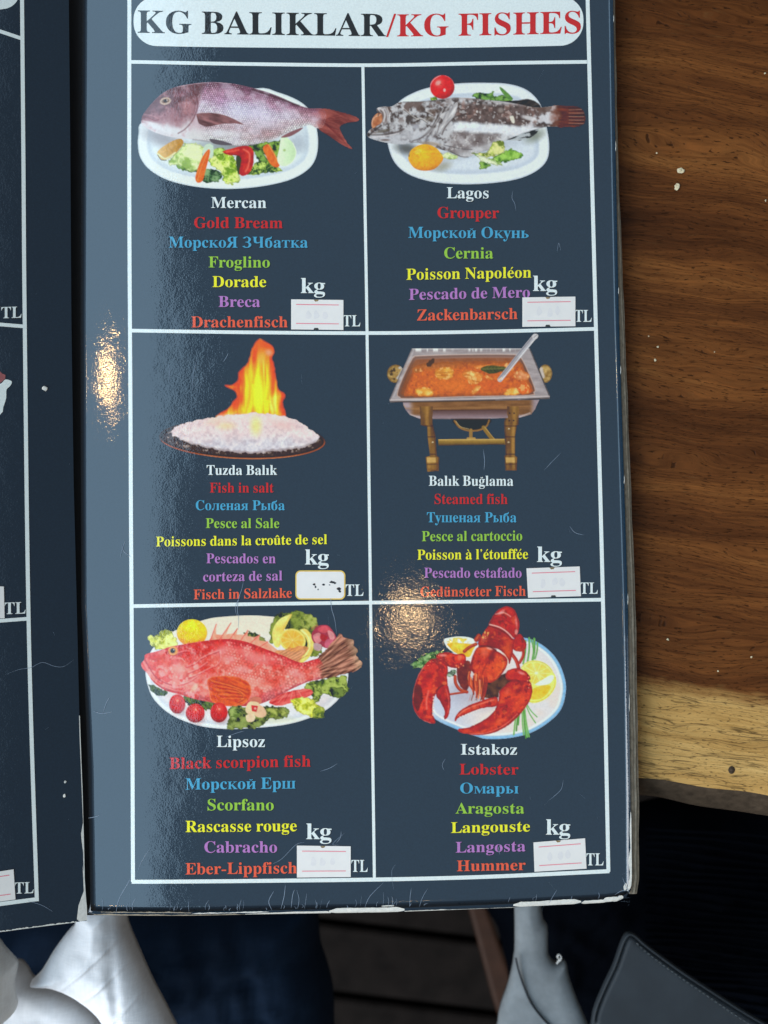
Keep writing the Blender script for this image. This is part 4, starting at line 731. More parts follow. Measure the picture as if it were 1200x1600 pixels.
# FONT[ch] = (advance, [piece, ...]); a piece is a list of contours filled by the even-odd rule
def xf(ch, sx, sy, dx=0, dy=0): return [[[(x*sx+dx, y*sy+dy) for x, y in k] for k in p] for p in FONT[ch][1]]
def stem(x, h, w=96, y=0): return [[(x-32, y), (x-32, y+16), (x-6, y+26), (x, y+50), (x, h-50), (x-6, h-26), (x-32, h-16), (x-32, h), (x+w+32, h), (x+w+32, h-16), (x+w+6, h-26), (x+w, h-50), (x+w, y+50), (x+w+6, y+26), (x+w+32, y+16), (x+w+32, y)]]
def rect(x0, y0, x1, y1): return [[(x0, y0), (x1, y0), (x1, y1), (x0, y1)]]
def arcband(cx, cy, rx, ry, wx, wy, a0, a1, n=14):
    o = [(cx+rx*math.cos(a0+(a1-a0)*i/n), cy+ry*math.sin(a0+(a1-a0)*i/n)) for i in range(n+1)]
    i_ = [(cx+(rx-wx)*math.cos(a0+(a1-a0)*i/n), cy+(ry-wy)*math.sin(a0+(a1-a0)*i/n)) for i in range(n+1)]
    return [o+i_[::-1]]
def ell(cx, cy, rx, ry, n=16): return [[(cx+rx*math.cos(i*2*math.pi/n), cy+ry*math.sin(i*2*math.pi/n)) for i in range(n)]]
def breve(cx, y): return arcband(cx, y+50, 66, 52, 16, 34, math.pi, 2*math.pi)
FONT['ı'] = (199, [[FONT['i'][1][0][1]]])
FONT['é'] = (FONT['e'][0], xf('e', 1, 1)+[[[(140, 345), (205, 455), (262, 445), (170, 345)]]])
FONT['à'] = (FONT['a'][0], xf('a', 1, 1)+[[[(205, 345), (140, 455), (83, 445), (172, 345)]]])
FONT['û'] = (FONT['u'][0], xf('u', 1, 1)+[[[(90, 345), (165, 450), (225, 450), (300, 345), (262, 345), (195, 405), (128, 345)]]])
FONT['ü'] = (FONT['u'][0], xf('u', 1, 1)+[ell(125, 395, 46, 46), ell(260, 395, 46, 46)])
FONT['ğ'] = (FONT['g'][0], xf('g', 1, 1)+[breve(160, 345)])
FONT['’'] = (170, [[[(60, 455), (110, 455), (125, 420), (110, 360), (60, 320), (50, 335), (85, 370), (75, 390), (45, 400), (40, 435)]]])
FONT['-'] = (230, [rect(25, 120, 205, 178)])
FONT['/'] = (200, [[[(0, -12), (44, -12), (200, 467), (156, 467)]]])
FONT[' '] = (170, [])
for cy, la in zip("МорсОкуеаСРТЕ", "MopcOkyeaCPTE"): FONT[cy] = FONT[la]
FONT['к'] = (390, xf('K', .78, .68)); FONT['т'] = (350, xf('T', .82, .68)); FONT['м'] = (455, xf('M', .76, .68))
FONT['Я'] = (480, xf('R', -1, 1, 465)); FONT['я'] = (378, xf('R', -.8, .68, 372))
FONT['н'] = (392, [stem(50, 310, 92), stem(252, 310, 92), rect(142, 142, 252, 172)])
FONT['и'] = (400, [stem(50, 310, 92), stem(262, 310, 92), [[(142, 60), (142, 110), (262, 250), (262, 200)]]])
FONT['й'] = (400, FONT['и'][1]+[breve(202, 345)])
FONT['ь'] = (350, [stem(50, 310, 92), [arcband(140, 92, 185, 92, 95, 22, -math.pi/2, math.pi/2)[0]]])
FONT['ы'] = (500, [stem(50, 310, 88), [arcband(136, 92, 160, 92, 85, 22, -math.pi/2, math.pi/2)[0]], stem(366, 310, 88)])
FONT['ш'] = (560, [stem(48, 310, 86), stem(236, 310, 86), stem(424, 310, 86), rect(40, 0, 520, 22)])
FONT['л'] = (392, [stem(252, 310, 92), [[(14, 0), (60, -8), (105, 20), (132, 90), (148, 286), (252, 286), (252, 310), (70, 310), (70, 294), (104, 285), (104, 150), (86, 66), (66, 58), (50, 76), (18, 66), (4, 30)]]])
FONT['б'] = (350, [[FONT['o'][1][0][0], FONT['o'][1][0][1]], [[(20, 160), (26, 290), (60, 370), (130, 405), (230, 418), (285, 470), (300, 462), (280, 385), (220, 350), (130, 335), (80, 300), (60, 240)]]])
FONT['З'] = (400, [arcband(170, 340, 170, 124, 96, 26, -math.pi*.42, math.pi*.86), arcband(165, 118, 195, 128, 104, 30, -math.pi*.86, math.pi*.45), rect(120, 218, 235, 246)])
FONT['Ч'] = (500, [stem(318, 455, 104), [[(16, 455), (16, 439), (50, 430), (56, 400), (56, 300), (80, 215), (150, 180), (250, 185), (318, 215), (318, 250), (255, 222), (200, 222), (168, 250), (160, 310), (160, 405), (168, 430), (200, 439), (200, 455)]]])
_tri = {}
def tri_piece(contours):
    pts = []; edges = []
    for k in contours:
        q = [p for i, p in enumerate(k) if (abs(p[0]-k[i-1][0])+abs(p[1]-k[i-1][1])) > .5]
        b = len(pts); pts += q; edges += [(b+i, b+(i+1) % len(q)) for i in range(len(q))]
    vs, _, fs = delaunay_2d_cdt([Vector(p) for p in pts], edges, [], 0, 1e-4)[:3]
    out = []
    for f in fs:
        cx = sum(vs[i].x for i in f)/3; cy = sum(vs[i].y for i in f)/3; ins = False
        for k in contours:
            for i in range(len(k)):
                (ax, ay), (bx, by) = k[i-1], k[i]
                if (ay > cy) != (by > cy) and cx < (bx-ax)*(cy-ay)/(by-ay)+ax: ins = not ins
        if ins:
            a, b, c = (vs[i] for i in f)
            out.append(f if (b-a).cross(c-a) > 0 else f[::-1])
    return np.array([(v.x, v.y) for v in vs]), out
def glyph(ch):
    if ch not in _tri: _tri[ch] = [tri_piece(p) for p in FONT[ch][1]]
    return _tri[ch]

def lettering(s, x0, x1, base, cap, mat, mapper, parent, name="dish_name", lift=.00016, shadow=1.1, label=None, mats=None):
    pen = 0; items = []
    for ch in s: items.append((ch, pen)); pen += FONT[ch][0]
    ends = [p+v[:, 0].min() for ch, p in items for v, _ in glyph(ch)], [p+v[:, 0].max() for ch, p in items for v, _ in glyph(ch)]
    g0, g1 = min(ends[0]), max(ends[1]); sx = (x1-x0)/(g1-g0); sy = cap/455.0
    bx = np.linspace(x0, x1, len(base)) if not isinstance(base, (int, float)) else np.array([x0, x1])
    by = np.array(base, float) if not isinstance(base, (int, float)) else np.array([base, base], float)
    co = np.polyfit(bx, by, len(by)-1)
    V = []; F = []; MI = []
    for layer in ((0, 1) if shadow else (1,)):
        for ch, p in items:
            for k, (v, tris) in enumerate(glyph(ch)):
                px = x0+(p+v[:, 0]-g0)*sx; py = np.polyval(co, px)-v[:, 1]*sy
                off = shadow if layer == 0 else 0
                w = mapper(px+off, py+off, lift-(4e-5 if layer == 0 else 0)+k*5e-6)
                b = len(V); V += list(w); F += [[b+i for i in f] for f in tris]; MI += [1 if layer == 0 else 0]*len(tris)
    o = mesh_obj(name, V, F, mat, parent, label=label)
    if shadow: o.data.materials.append(M['shade'])
    if len(MI) == len(o.data.polygons): o.data.polygons.foreach_set("material_index", MI)
    return o

# ---------------------------------------------------------------- the table: a dark slab with a pale sapwood edge
EDGE_A = np.array(at(995, 1223, 0)); EDGE_B = np.array(at(1200, 1250, 0))
EU = (EDGE_B-EDGE_A)/np.linalg.norm(EDGE_B-EDGE_A); EV = np.array((-EU[1], EU[0]))      # along the front edge, and into the table
EANG = math.atan2(EU[1], EU[0])

def wood_mat():
    m = bpy.data.materials.new('two_tone_hardwood'); nt, b = nodes(m)
    oc = N(nt, 'ShaderNodeTexCoord').outputs['Object']
    sep = N(nt, 'ShaderNodeSeparateXYZ'); nt.links.new(oc, sep.inputs[0])
    w1 = noise(nt, mapping(nt, oc, (7, 30, 1)), 1, 3)
    # heartwood: broad bands, fine grain, short dark pores
    warp = N(nt, 'ShaderNodeVectorMath', operation='ADD')
    wv = N(nt, 'ShaderNodeCombineXYZ'); nt.links.new(math_(nt, 'MULTIPLY', w1, .03), wv.inputs[1]); nt.links.new(oc, warp.inputs[0]); nt.links.new(wv.outputs[0], warp.inputs[1])
    wc = warp.outputs[0]
    bands = noise(nt, mapping(nt, wc, (2.4, 34, 1)), 1, 5, .68)
    heart = ramp(nt, bands, [(.32, (.056, .0175, .0052)), (.46, (.112, .0360, .0098)), (.58, (.185, .0630, .0160)), (.72, (.320, .1250, .0330))])
    grain = noise(nt, mapping(nt, wc, (38, 1000, 1)), 1, 4, .7)
    heart = mixc(nt, 1.0, heart, ramp(nt, grain, [(.30, (.55, .5, .48)), (.5, (1, 1, 1)), (.72, (1.5, 1.45, 1.35))]), 'MULTIPLY')
    pores = noise(nt, mapping(nt, wc, (260, 1900, 1)), 1, 2, .5)
    pm = ramp(nt, pores, [(.60, (0, 0, 0)), (.68, (1, 1, 1))])
    heart = mixc(nt, math_(nt, 'MULTIPLY', pm, .8), heart, (.024, .0075, .002))
    fleck = noise(nt, mapping(nt, wc, (80, 900, 1)), 1, 3, .6)
    heart = mixc(nt, math_(nt, 'MULTIPLY', ramp(nt, fleck, [(.62, (0, 0, 0)), (.75, (1, 1, 1))]), .4), heart, (.17, .085, .03))
    # sapwood
    sb = noise(nt, mapping(nt, wc, (3, 60, 1)), 1, 4, .6)
    sap = ramp(nt, sb, [(.3, (.36, .185, .050)), (.5, (.60, .345, .110)), (.7, (.78, .50, .185))])
    sap = mixc(nt, 1.0, sap, ramp(nt, grain, [(.3, (.72, .68, .6)), (.55, (1, 1, 1)), (.75, (1.12, 1.1, 1.05))]), 'MULTIPLY')
    sp = noise(nt, mapping(nt, wc, (420, 1500, 1)), 1, 2, .4)
    sap = mixc(nt, math_(nt, 'MULTIPLY', ramp(nt, sp, [(.61, (0, 0, 0)), (.69, (1, 1, 1))]), .65), sap, (.045, .028, .014))
    cr = noise(nt, mapping(nt, wc, (14, 170, 1)), 1, 3, .6)
    crack = ramp(nt, math_(nt, 'ABSOLUTE', math_(nt, 'SUBTRACT', cr, .5)), [(.0, (1, 1, 1)), (.018, (0, 0, 0))])
    sap = mixc(nt, math_(nt, 'MULTIPLY', crack, .75), sap, (.05, .03, .014))
    # boundary of the two, wandering along the board
    wob = noise(nt, mapping(nt, oc, (16, 2, 1)), 1, 4, .6); fine = noise(nt, mapping(nt, oc, (60, 260, 1)), 1, 3, .6)
    edge = math_(nt, 'ADD', sep.outputs[1], math_(nt, 'ADD', math_(nt, 'MULTIPLY', math_(nt, 'SUBTRACT', wob, .5), .014), math_(nt, 'MULTIPLY', math_(nt, 'SUBTRACT', fine, .5), .009)))
    f = ramp(nt, edge, [(.0375, (0, 0, 0)), (.0402, (1, 1, 1))])
    col = mixc(nt, f, sap, heart)
    nt.links.new(col, b.inputs['Base Color'])
    rr = noise(nt, oc, 30, 4, .6)
    nt.links.new(math_(nt, 'ADD', math_(nt, 'MULTIPLY', rr, .25), math_(nt, 'ADD', math_(nt, 'MULTIPLY', pm, .2), .24)), b.inputs['Roughness'])
    b.inputs['Specular IOR Level'].default_value = .10
    bu = N(nt, 'ShaderNodeBump'); bu.inputs['Distance'].default_value = .00025; bu.inputs['Strength'].default_value = .7
    nt.links.new(math_(nt, 'SUBTRACT', grain, math_(nt, 'MULTIPLY', pm, .8)), bu.inputs['Height']); nt.links.new(bu.outputs[0], b.inputs['Normal'])
    return m
M['wood'] = wood_mat()

table = thing("wooden_table", "dark brown wooden table top with a pale yellow sapwood front edge under the menu", "table", (EDGE_A[0], EDGE_A[1], 0))
table.rotation_euler = (0, 0, EANG)
prof = [(.62, 0), (.30, 0), (.06, 0), (.0060, 0), (.0034, -.0002), (.0014, -.0008), (0, -.0018), (-.0022, -.0044), (-.0048, -.0080), (-.0075, -.0115), (-.0088, -.0145), (-.0086, -.0185), (-.0050, -.0240), (.003, -.030), (.62, -.030)]
us = list(np.linspace(-.62, .45, 240)); V = []; F = []; n = len(prof)
for u in us:
    for (v, z) in prof:
        w = .0007*math.sin(u*23)+.0005*math.sin(u*61+1)+.0004*math.sin(u*170) if v < .05 else 0
        if v < 0: w += .0006*math.sin(u*95+z*400)
        V.append((u, v+w, z))
for i in range(len(us)-1):
    for j in range(n):
        a = i*n+j; b2 = i*n+(j+1) % n
        F.append((a, b2, b2+n, a+n))
F += [tuple(range(n))[::-1], tuple((len(us)-1)*n+j for j in range(n))]
top = mesh_obj("table_top", V, F, M['wood'], table, smooth=True)
M['lip'] = matte('weathered_dark_edge', (.075, .052, .034), .85, .45, 220, .0005, .15); top.data.materials.append(M['lip'])
for k, pl in enumerate(top.data.polygons):
    if k < (len(us)-1)*n and 5 <= k % n <= 12: pl.material_index = 1
# a plugged screw hole in the pale edge
M['plug'] = matte('dark_plug', (.060, .038, .022), .8, .7, 1400, .0003)
sx, sy = at(1143, 1203, 0)
d = np.array((sx, sy))-EDGE_A; lu, lv = d@EU, d@EV
V = [(lu, lv, .0007)]; F = []
for k, (r, z) in enumerate(((.0007, .0006), (.0011, .0004), (.0014, .00012))):
    V += [(lu+r*math.cos(i*math.pi/8)*1.0, lv+r*1.15*math.sin(i*math.pi/8), z) for i in range(16)]
for i in range(16):
    F.append((0, 1+i, 1+(i+1) % 16))
    for k in range(2): F.append((1+k*16+i, 17+k*16+i, 17+k*16+(i+1) % 16, 1+k*16+(i+1) % 16))
mesh_obj("screw_plug", V, F, M['plug'], table, smooth=True, label="dark screw plug sunk in the pale edge of the table")

# ---------------------------------------------------------------- the menu
menu = thing("restaurant_menu", "open navy laminated fish menu with six dishes and worn white edges", "menu")
LEFT = [(-40, 127), (0, 127), (500, 124.5), (950, 126), (1200, 137), (1440, 141)]
RIGHT = [(-40, 957.5), (0, 958), (250, 962), (500, 967), (750, 975), (950, 981), (1250, 985), (1440, 985.5)]
BOTTOM = [(120, 1424), (300, 1424.5), (430, 1422), (600, 1419), (800, 1412), (940, 1404.5), (965, 1402), (978, 1397), (987, 1389)]
ROLL = .0021
def roll(d):     # drop of the rolled board edge, d metres outside the flat
    d = np.clip(d, 0, ROLL); return -(ROLL-np.sqrt(np.maximum(ROLL**2-d**2, 0)))*1.0
nu, nv = 90, 130
grid = []
for j in range(nv+1):
    row = []
    for i in range(nu+1):
        u = i/nu; v = j/nv; py = -40; px = 0
        for _ in range(3):
            px = interp(LEFT, py)+(interp(RIGHT, py)-interp(LEFT, py))*u
            py = -40+(interp(BOTTOM, px)+40)*v
        row.append((px, py))
    grid.append(row)
gp = np.array(grid); W3 = on_page(gp[..., 0], gp[..., 1], 0.0)
V = list(W3.reshape(-1, 3)); w = nu+1; F = [(j*w+i, (j+1)*w+i, (j+1)*w+i+1, j*w+i+1) for j in range(nv) for i in range(nu)]
loop = [i for i in range(w)]+[j*w+nu for j in range(1, nv+1)]+[nv*w+i for i in range(nu-1, -1, -1)]+[j*w for j in range(nv-1, 0, -1)]
lp = np.array([V[i] for i in loop]); nx_ = np.roll(lp, -1, 0)-np.roll(lp, 1, 0); nrm = np.stack([-nx_[:, 1], nx_[:, 0]], 1); nrm /= np.linalg.norm(nrm, axis=1)[:, None]
prev = loop
nr = 7
side = []
for k in range(1, nr+2):
    if k <= nr: dd = ROLL*math.sin(k/nr*math.pi/2)*np.ones(len(loop)); zz = -ROLL*(1-math.cos(k/nr*math.pi/2))
    else: dd = ROLL*.9*np.ones(len(loop)); zz = -.0030
    # the long sides are cut sharper than the rolled bottom
    sharp = np.where(np.abs(nrm[:, 0]) > .8, .10, 1.0)
    ring = np.concatenate([lp[:, :2]+nrm*(dd*sharp)[:, None], (lp[:, 2]+zz)[:, None]], 1)
    b = len(V); V += list(ring); cur = list(range(b, b+len(loop)))
    for i in range(len(loop)):
        q = (i+1) % len(loop); F.append((prev[i], cur[i], cur[q], prev[q]))
        side.append(len(F)-1)
    prev = cur
page = mesh_obj("page", V, F, M['page'], menu, smooth=True, label="glossy navy right-hand page with six dish pictures in a white grid")
page.data.materials.append(M['boardedge'])
for fi in side[len(loop)*(nr-1):]: page.data.polygons[fi].material_index = 1

# card layers below the page, standing out at the right-hand side
for k, (dx, dz, mt) in enumerate(((.42, -.0012, 'boardedge'), (.72, -.0022, 'board'), (1.0, -.0034, 'boardedge'))):
    pts = [(935, 10)]
    strip_in = [(0, 961), (250, 966), (500, 976), (750, 985.5), (950, 993.5), (1250, 998.5), (1388, 998.5)]
    inn = RIGHT
    ys = np.linspace(-40, 1398, 60)
    V = []; F = []
    for y in ys:
        xo = interp(inn, y)+(interp(strip_in, y)-interp(inn, y))*dx+.35*math.sin(y*.05+k)+.25*math.sin(y*.17+k*2)
        xi = 700
        yy = y if y < 1385 else 1385+(y-1385)*.9
        cut = 3.5*max(0, (y-1388)/10)**2
        for (x, z) in ((xi, dz), (xo-cut-2, dz), (xo-cut, dz-.0002), (xo-cut, dz-.0011), (xi, dz-.0011)):
            X, Y = at(x, yy, ZP+dz); V.append((X, Y, ZP+z))
    for i in range(len(ys)-1):
        for j in range(5): F.append((i*5+j, (i+1)*5+j, (i+1)*5+(j+1) % 5, i*5+(j+1) % 5))
    F += [(4, 3, 2, 1, 0), tuple((len(ys)-1)*5+j for j in range(5))]
    mesh_obj("card_layer", V, F, M[mt], menu, label="grey brown raw card layer showing along the right side" if k == 1 else None)

# the facing page, leaning up
LEDGE = [(-30, 107), (0, 107.5), (250, 110), (500, 111.5), (750, 115), (950, 120), (1120, 124), (1300, 130), (1400, 133), (1446, 136)]
LBOT = [(-260, 1476), (0, 1456), (60, 1448), (137, 1438.5)]
V = []; F = []; nu2, nv2 = 24, 70
for j in range(nv2+1):
    for i in range(nu2+1):
        py = -40
        for _ in range(3):
            px = -110+(interp(LEDGE, py)+110)*i/nu2; py = -40+(interp(LBOT, px)+40)*j/nv2
        V.append(on_left(px, py, 0))
w2 = nu2+1; F = [(j*w2+i, (j+1)*w2+i, (j+1)*w2+i+1, j*w2+i+1) for j in range(nv2) for i in range(nu2)]
loop2 = [i for i in range(w2)]+[j*w2+nu2 for j in range(1, nv2+1)]+[nv2*w2+i for i in range(nu2-1, -1, -1)]+[j*w2 for j in range(nv2-1, 0, -1)]
down = np.array((-math.sin(LT), 0, -math.cos(LT))); nside0 = len(F)
for d_ in (.0004, .0026):
    b = len(V); V += [V[i]+down*d_ for i in loop2]
    prev = loop2 if d_ == .0004 else list(range(b-len(loop2), b)); cur = list(range(b, b+len(loop2)))
    for i in range(len(loop2)): q = (i+1) % len(loop2); F.append((prev[i], cur[i], cur[q], prev[q]))
lpage = mesh_obj("page", V, F, M['page'], menu, label="dark navy left-hand page leaning up beside the spine")
lpage.data.materials.append(M['board'])
for fi in range(nside0+len(loop2), len(F)): lpage.data.polygons[fi].material_index = 1
# dark spine cloth in the gutter
V = []; F = []
for y in np.linspace(-40, 1432, 30):
    for x, z in ((100, -.006), (118, -.0075), (128, -.0065), (160, -.0042)):
        X, Y = at(x+interp(LEDGE, y)-110, y-2, ZP+z); V.append((X, Y, ZP+z))
F = [(i*4+j, (i+1)*4+j, (i+1)*4+j+1, i*4+j+1) for i in range(29) for j in range(3)]
mesh_obj("spine", V, F, M['spine'], menu, smooth=True)

# --- ruled lines, pill and pictures
def ribbon(name, pts, w, mapper, parent, mat, lift=.00010, seg=28, smooth=True, label=None):
    p = np.array(pts, float)
    d = np.concatenate([[0], np.cumsum(np.linalg.norm(np.diff(p, axis=0), axis=1))]); t = np.linspace(0, d[-1], seg)
    if len(p) > 2:
        q = catmull(p, 12, False); dq = np.concatenate([[0], np.cumsum(np.linalg.norm(np.diff(q, axis=0), axis=1))]); t = np.linspace(0, dq[-1], seg)
        x = np.interp(t, dq, q[:, 0]); y = np.interp(t, dq, q[:, 1])
    else: x = np.interp(t, d, p[:, 0]); y = np.interp(t, d, p[:, 1])
    tx = np.gradient(x); ty = np.gradient(y); l = np.hypot(tx, ty)+1e-9
    ox, oy = -ty/l*w/2, tx/l*w/2
    A = mapper(x+ox, y+oy, lift); B = mapper(x-ox, y-oy, lift)
    V = [v for ab in zip(A, B) for v in ab]; F = [(2*i, 2*i+2, 2*i+3, 2*i+1) for i in range(seg-1)]
    o = mesh_obj(name, V, F, mat, parent, label=label)
    if len(o.data.polygons) and o.data.polygons[0].normal.z < 0: o.data.flip_normals()
    return o
def patch(name, outline, mapper, parent, mat, lift, label=None, k=1):
    q = [tuple(p) for p in (catmull(outline, k) if k > 1 else outline)]
    v, tris = tri_piece([q])
    o = mesh_obj(name, mapper(v[:, 0], v[:, 1], lift), tris, mat, parent, label=label)
    if len(o.data.polygons) and o.data.polygons[0].normal.z < 0: o.data.flip_normals()
    return o
def pill(x0, x1, y0, y1, r, bow, n=10):
    out = []
    for cx, cy, a in ((x0+r, y0+r, math.pi), (x1-r, y0+r, 1.5*math.pi), (x1-r, y1-r, 0), (x0+r, y1-r, .5*math.pi)):
        out += [(cx+r*math.cos(a+i/n*math.pi/2), cy+r*math.sin(a+i/n*math.pi/2)) for i in range(n+1)]
    res = []
    for i in range(len(out)):
        a, b = np.array(out[i-1]), np.array(out[i]); m = max(1, int(np.linalg.norm(b-a)/20))
        for k in range(1, m+1): res.append(a+(b-a)*k/m)
    return [(x, y+bow(x)) for x, y in res]

patch("title_panel", pill(208.5, 911.5, -6, 71, 36, lambda x: 4.6*(1-((x-560)/352)**2)), on_page, page, M['white'], .00010, label="white rounded title panel at the top of the page")
ot = lettering("KG BALIKLAR", 215, 603, [51, 54.8, 56.8], 35, M['black'], on_page, page, "title_text", shadow=0)
ot = lettering("/KG FISHES", 603, 907.5, [57, 55.6, 52.2], 34.5, M['tred'], on_page, page, "title_text", shadow=0)
for pts, w in (([(202,-40),(202,250),(203,520),(206,1000),(208,1378)],6.2), ([(917,-40),(924,240),(931,515),(942,940),(950.5,1362)],6), ([(567,104),(570,300),(573.5,520),(579,940),(585,1374)],4.6),
               ([(205,96.5),(390,100.5),(568,102),(740,99.5),(917,97)],5.6), ([(204,516.5),(390,519.5),(573,520.5),(750,518.5),(929,514)],5.6), ([(208,947),(390,944),(579,941.5),(760,939.5),(941,937)],5.6), ([(206,1377.5),(390,1376.5),(585,1374),(770,1369.5),(952,1361)],6.2)):
    ribbon("frame_line", pts, w, on_page, page, M['white'], .00008+.000012*len(pts)+w*2e-6, 60)

STEP = .78
def lay_print(fn, label):
    P = fn(STEP); ny, nx = P.a.shape
    g = P.a > .04; keep = g.copy()
    vx = (np.arange(nx+1))*P.px/P.s+P.o[0]; vy = (np.arange(ny+1))*P.px/P.s+P.o[1]
    used = np.zeros((ny+1, nx+1), bool)
    used[:-1, :-1] |= keep; used[1:, :-1] |= keep; used[:-1, 1:] |= keep; used[1:, 1:] |= keep
    idx = np.full((ny+1, nx+1), -1); jj, ii = np.nonzero(used); idx[jj, ii] = np.arange(len(jj))
    verts = on_page(vx[ii], vy[jj], .00013)
    j, i = np.nonzero(keep)
    F = np.stack([idx[j, i], idx[j+1, i], idx[j+1, i+1], idx[j, i+1]], 1)
    col = np.clip((lin(np.clip(P.img, 0, 255))-SHEEN*.8)/LIGHT, .002, .92)
    rgb = col*P.a[..., None]+np.array(NAVY)*(1-P.a[..., None])
    # cell colours averaged to the corners
    acc = np.zeros((ny+1, nx+1, 3)); cnt = np.zeros((ny+1, nx+1, 1))
    for a, b in ((0, 0), (0, 1), (1, 0), (1, 1)):
        acc[a:a+ny, b:b+nx] += rgb*keep[..., None]; cnt[a:a+ny, b:b+nx] += keep[..., None]
    vc = (acc/np.maximum(cnt, 1))[jj, ii]
    me = bpy.data.meshes.new("dish_photo"); me.vertices.add(len(verts)); me.vertices.foreach_set("co", verts.astype(np.float32).ravel())
    me.loops.add(len(F)*4); me.loops.foreach_set("vertex_index", F.astype(np.int32).ravel())
    me.polygons.add(len(F)); me.polygons.foreach_set("loop_start", np.arange(0, len(F)*4, 4, dtype=np.int32)); me.polygons.foreach_set("loop_total", np.full(len(F), 4, np.int32))
    me.update(calc_edges=True); me.validate()
    ca = me.color_attributes.new("ink", 'FLOAT_COLOR', 'POINT'); ca.data.foreach_set("color", np.concatenate([vc, np.ones((len(vc), 1))], 1).astype(np.float32).ravel())
    me.materials.append(M['photo'])
    o = bpy.data.objects.new("dish_photo", me); C.objects.link(o); o.parent = page; o["label"] = label
    return o
LABELS = {"gold bream": "printed photo of a pink gold bream on a white plate with salad", "grouper": "printed photo of a grey grouper on a white plate with tomato and lemon",
          "salt fish": "printed photo of a salt crusted fish with a tall orange flame", "chafing dish": "printed photo of orange fish stew in a brass chafing dish",
          "scorpion fish": "printed photo of a red scorpion fish on an oval plate", "lobster": "printed photo of a red lobster on a round plate"}
for nm, fn in DISHES: lay_print(fn, LABELS[nm])

# --- wording of the six cells: text, x0, x1, baseline(s)
COLS = ['white', 'red', 'blue', 'green', 'yellow', 'purple', 'orange']
CELLS = [
 (17.0, [("Mercan",330,416,325),("Gold Bream",303.5,441.6,356.5),("МорскоЯ ЗЧбатка",264,481,387),("Froglino",326,421.6,418),("Dorade",332,416,448.6),("Breca",341.5,406.5,479.7),("Drachenfisch",299,449.5,511.5)], (470,508,458,23.5), (536,563,510,17.3)),
 (17.2, [("Lagos",698,763.5,310),("Grouper",683.5,779.7,341),("Морской Окунь",638,826,372),("Cernia",694,770.5,404),("Poisson Napoléon",635,830,(437.4,435.6,433.8)),("Pescado de Mero",639,828,(468.7,466.7,464.8)),("Zackenbarsch",651.5,808.5,(500.9,498.6))], (832.6,870.6,454.8,24), (898,924.4,503,18.5)),
 (15.2, [("Tuzda Balık",323,433,742),("Fish in salt",328,427.5,769.5),("Соленая Рыба",306,445,797),("Pesce al Sale",321.6,436.4,825),("Poissons dans la croûte de sel",244,511,(853.8,852,850)),("Pescados en",322.5,430.7,880),("corteza de sal",317.4,441,(908.6,906.8)),("Fisch in Salzlake",302.7,456,(936.4,933.8))], (476.5,513.8,882,23.5), (540,568,931,17.8)),
 (15.6, [("Balık Buğlama",670,802,759),("Steamed fish",679,793,787.4),("Тушеная Рыба",667,807,816),("Pesce al cartoccio",659,816,(845.6,844.6)),("Poisson à l’étouffée",652,825,(874.5,873.2)),("Pescado estafado",662.7,815,902.6),("Gedünsteter Fisch",657,821.4,(932.4,930.9))], (839,878,878,24), (906.5,934,927.7,17.5)),
 (17.6, [("Lipsoz",338.6,414,1167),("Black scorpion fish",265,485.4,(1201.5,1199.3,1197.5)),("Морской Ерш",290,461.7,(1233.7,1231.8)),("Scorfano",324.4,427.8,1266),("Rascasse rouge",290,463.7,(1300,1298.6)),("Cabracho",319.5,433,1332),("Eber-Lippfisch",290,464,(1366,1364.5))], (478.5,518,1311,24.5), (549,574.6,1362,18.5)),
 (16.6, [("Istakoz",720,807.7,1179),("Lobster",718,810,1210),("Омары",719,810,1239.6),("Aragosta",711.8,819,1271),("Langouste",704.7,828,(1301.3,1299)),("Langosta",712,821,(1332,1330)),("Hummer",713.8,821.3,(1361,1359.4))], (853,891,1304,24), (916,943,1352,18.8)),
]
for ci, (cap, rows, kg, tl) in enumerate(CELLS):
    cols = COLS if len(rows) == 7 else COLS[:6]+['purple', 'orange']
    for (s, x0, x1, b), c in zip(rows, cols): lettering(s, x0, x1, b, cap, M[c], on_page, page, "dish_name")
    lettering("kg", *kg, M['white'], on_page, page, "unit_text")
    lettering("TL", *tl, M['white'], on_page, page, "unit_text")

# --- price stickers
def sheet(name, quad, mapper, parent, mat, lift, nx=10, ny=6, label=None, thick=.0001, round_=0., curl=0.):
    q = np.array(quad, float); V = []; F = []
    for j in range(ny+1):
        for i in range(nx+1):
            u, v = i/nx, j/ny
            p = (q[0]*(1-u)+q[1]*u)*(1-v)+(q[3]*(1-u)+q[2]*u)*v
            V.append(mapper(p[0], p[1], lift+curl*max(0, u-.8)**2*25*.0006))
    w = nx+1; F = [(j*w+i, (j+1)*w+i, (j+1)*w+i+1, j*w+i+1) for j in range(ny) for i in range(nx)]
    lp = [i for i in range(w)]+[j*w+nx for j in range(1, ny+1)]+[ny*w+i for i in range(nx-1, -1, -1)]+[j*w for j in range(ny-1, 0, -1)]
    b = len(V); V += [V[i]-np.array((0, 0, thick)) for i in lp]
    for i in range(len(lp)): k = (i+1) % len(lp); F.append((lp[i], b+i, b+k, lp[k]))
    o = mesh_obj(name, V, F, mat, parent, label=label); return o
STK = [([(455,468),(536.6,469),(536.6,515.8),(455,515)], "bream", True), ([(816,465),(898.8,463.7),(898.8,510),(816,511)], "grouper", True),
       ([(822.5,888),(905.6,885),(907.5,931.5),(825,934)], "stew", True), ([(464,1321),(548,1322),(548,1370),(464,1371)], "scorpion fish", False), ([(833.4,1316),(914,1309.5),(916.3,1357),(835,1362)], "lobster", False)]
M['smudge'] = matte('faded_ink', ink((216, 223, 240)), .6, .05, 500)
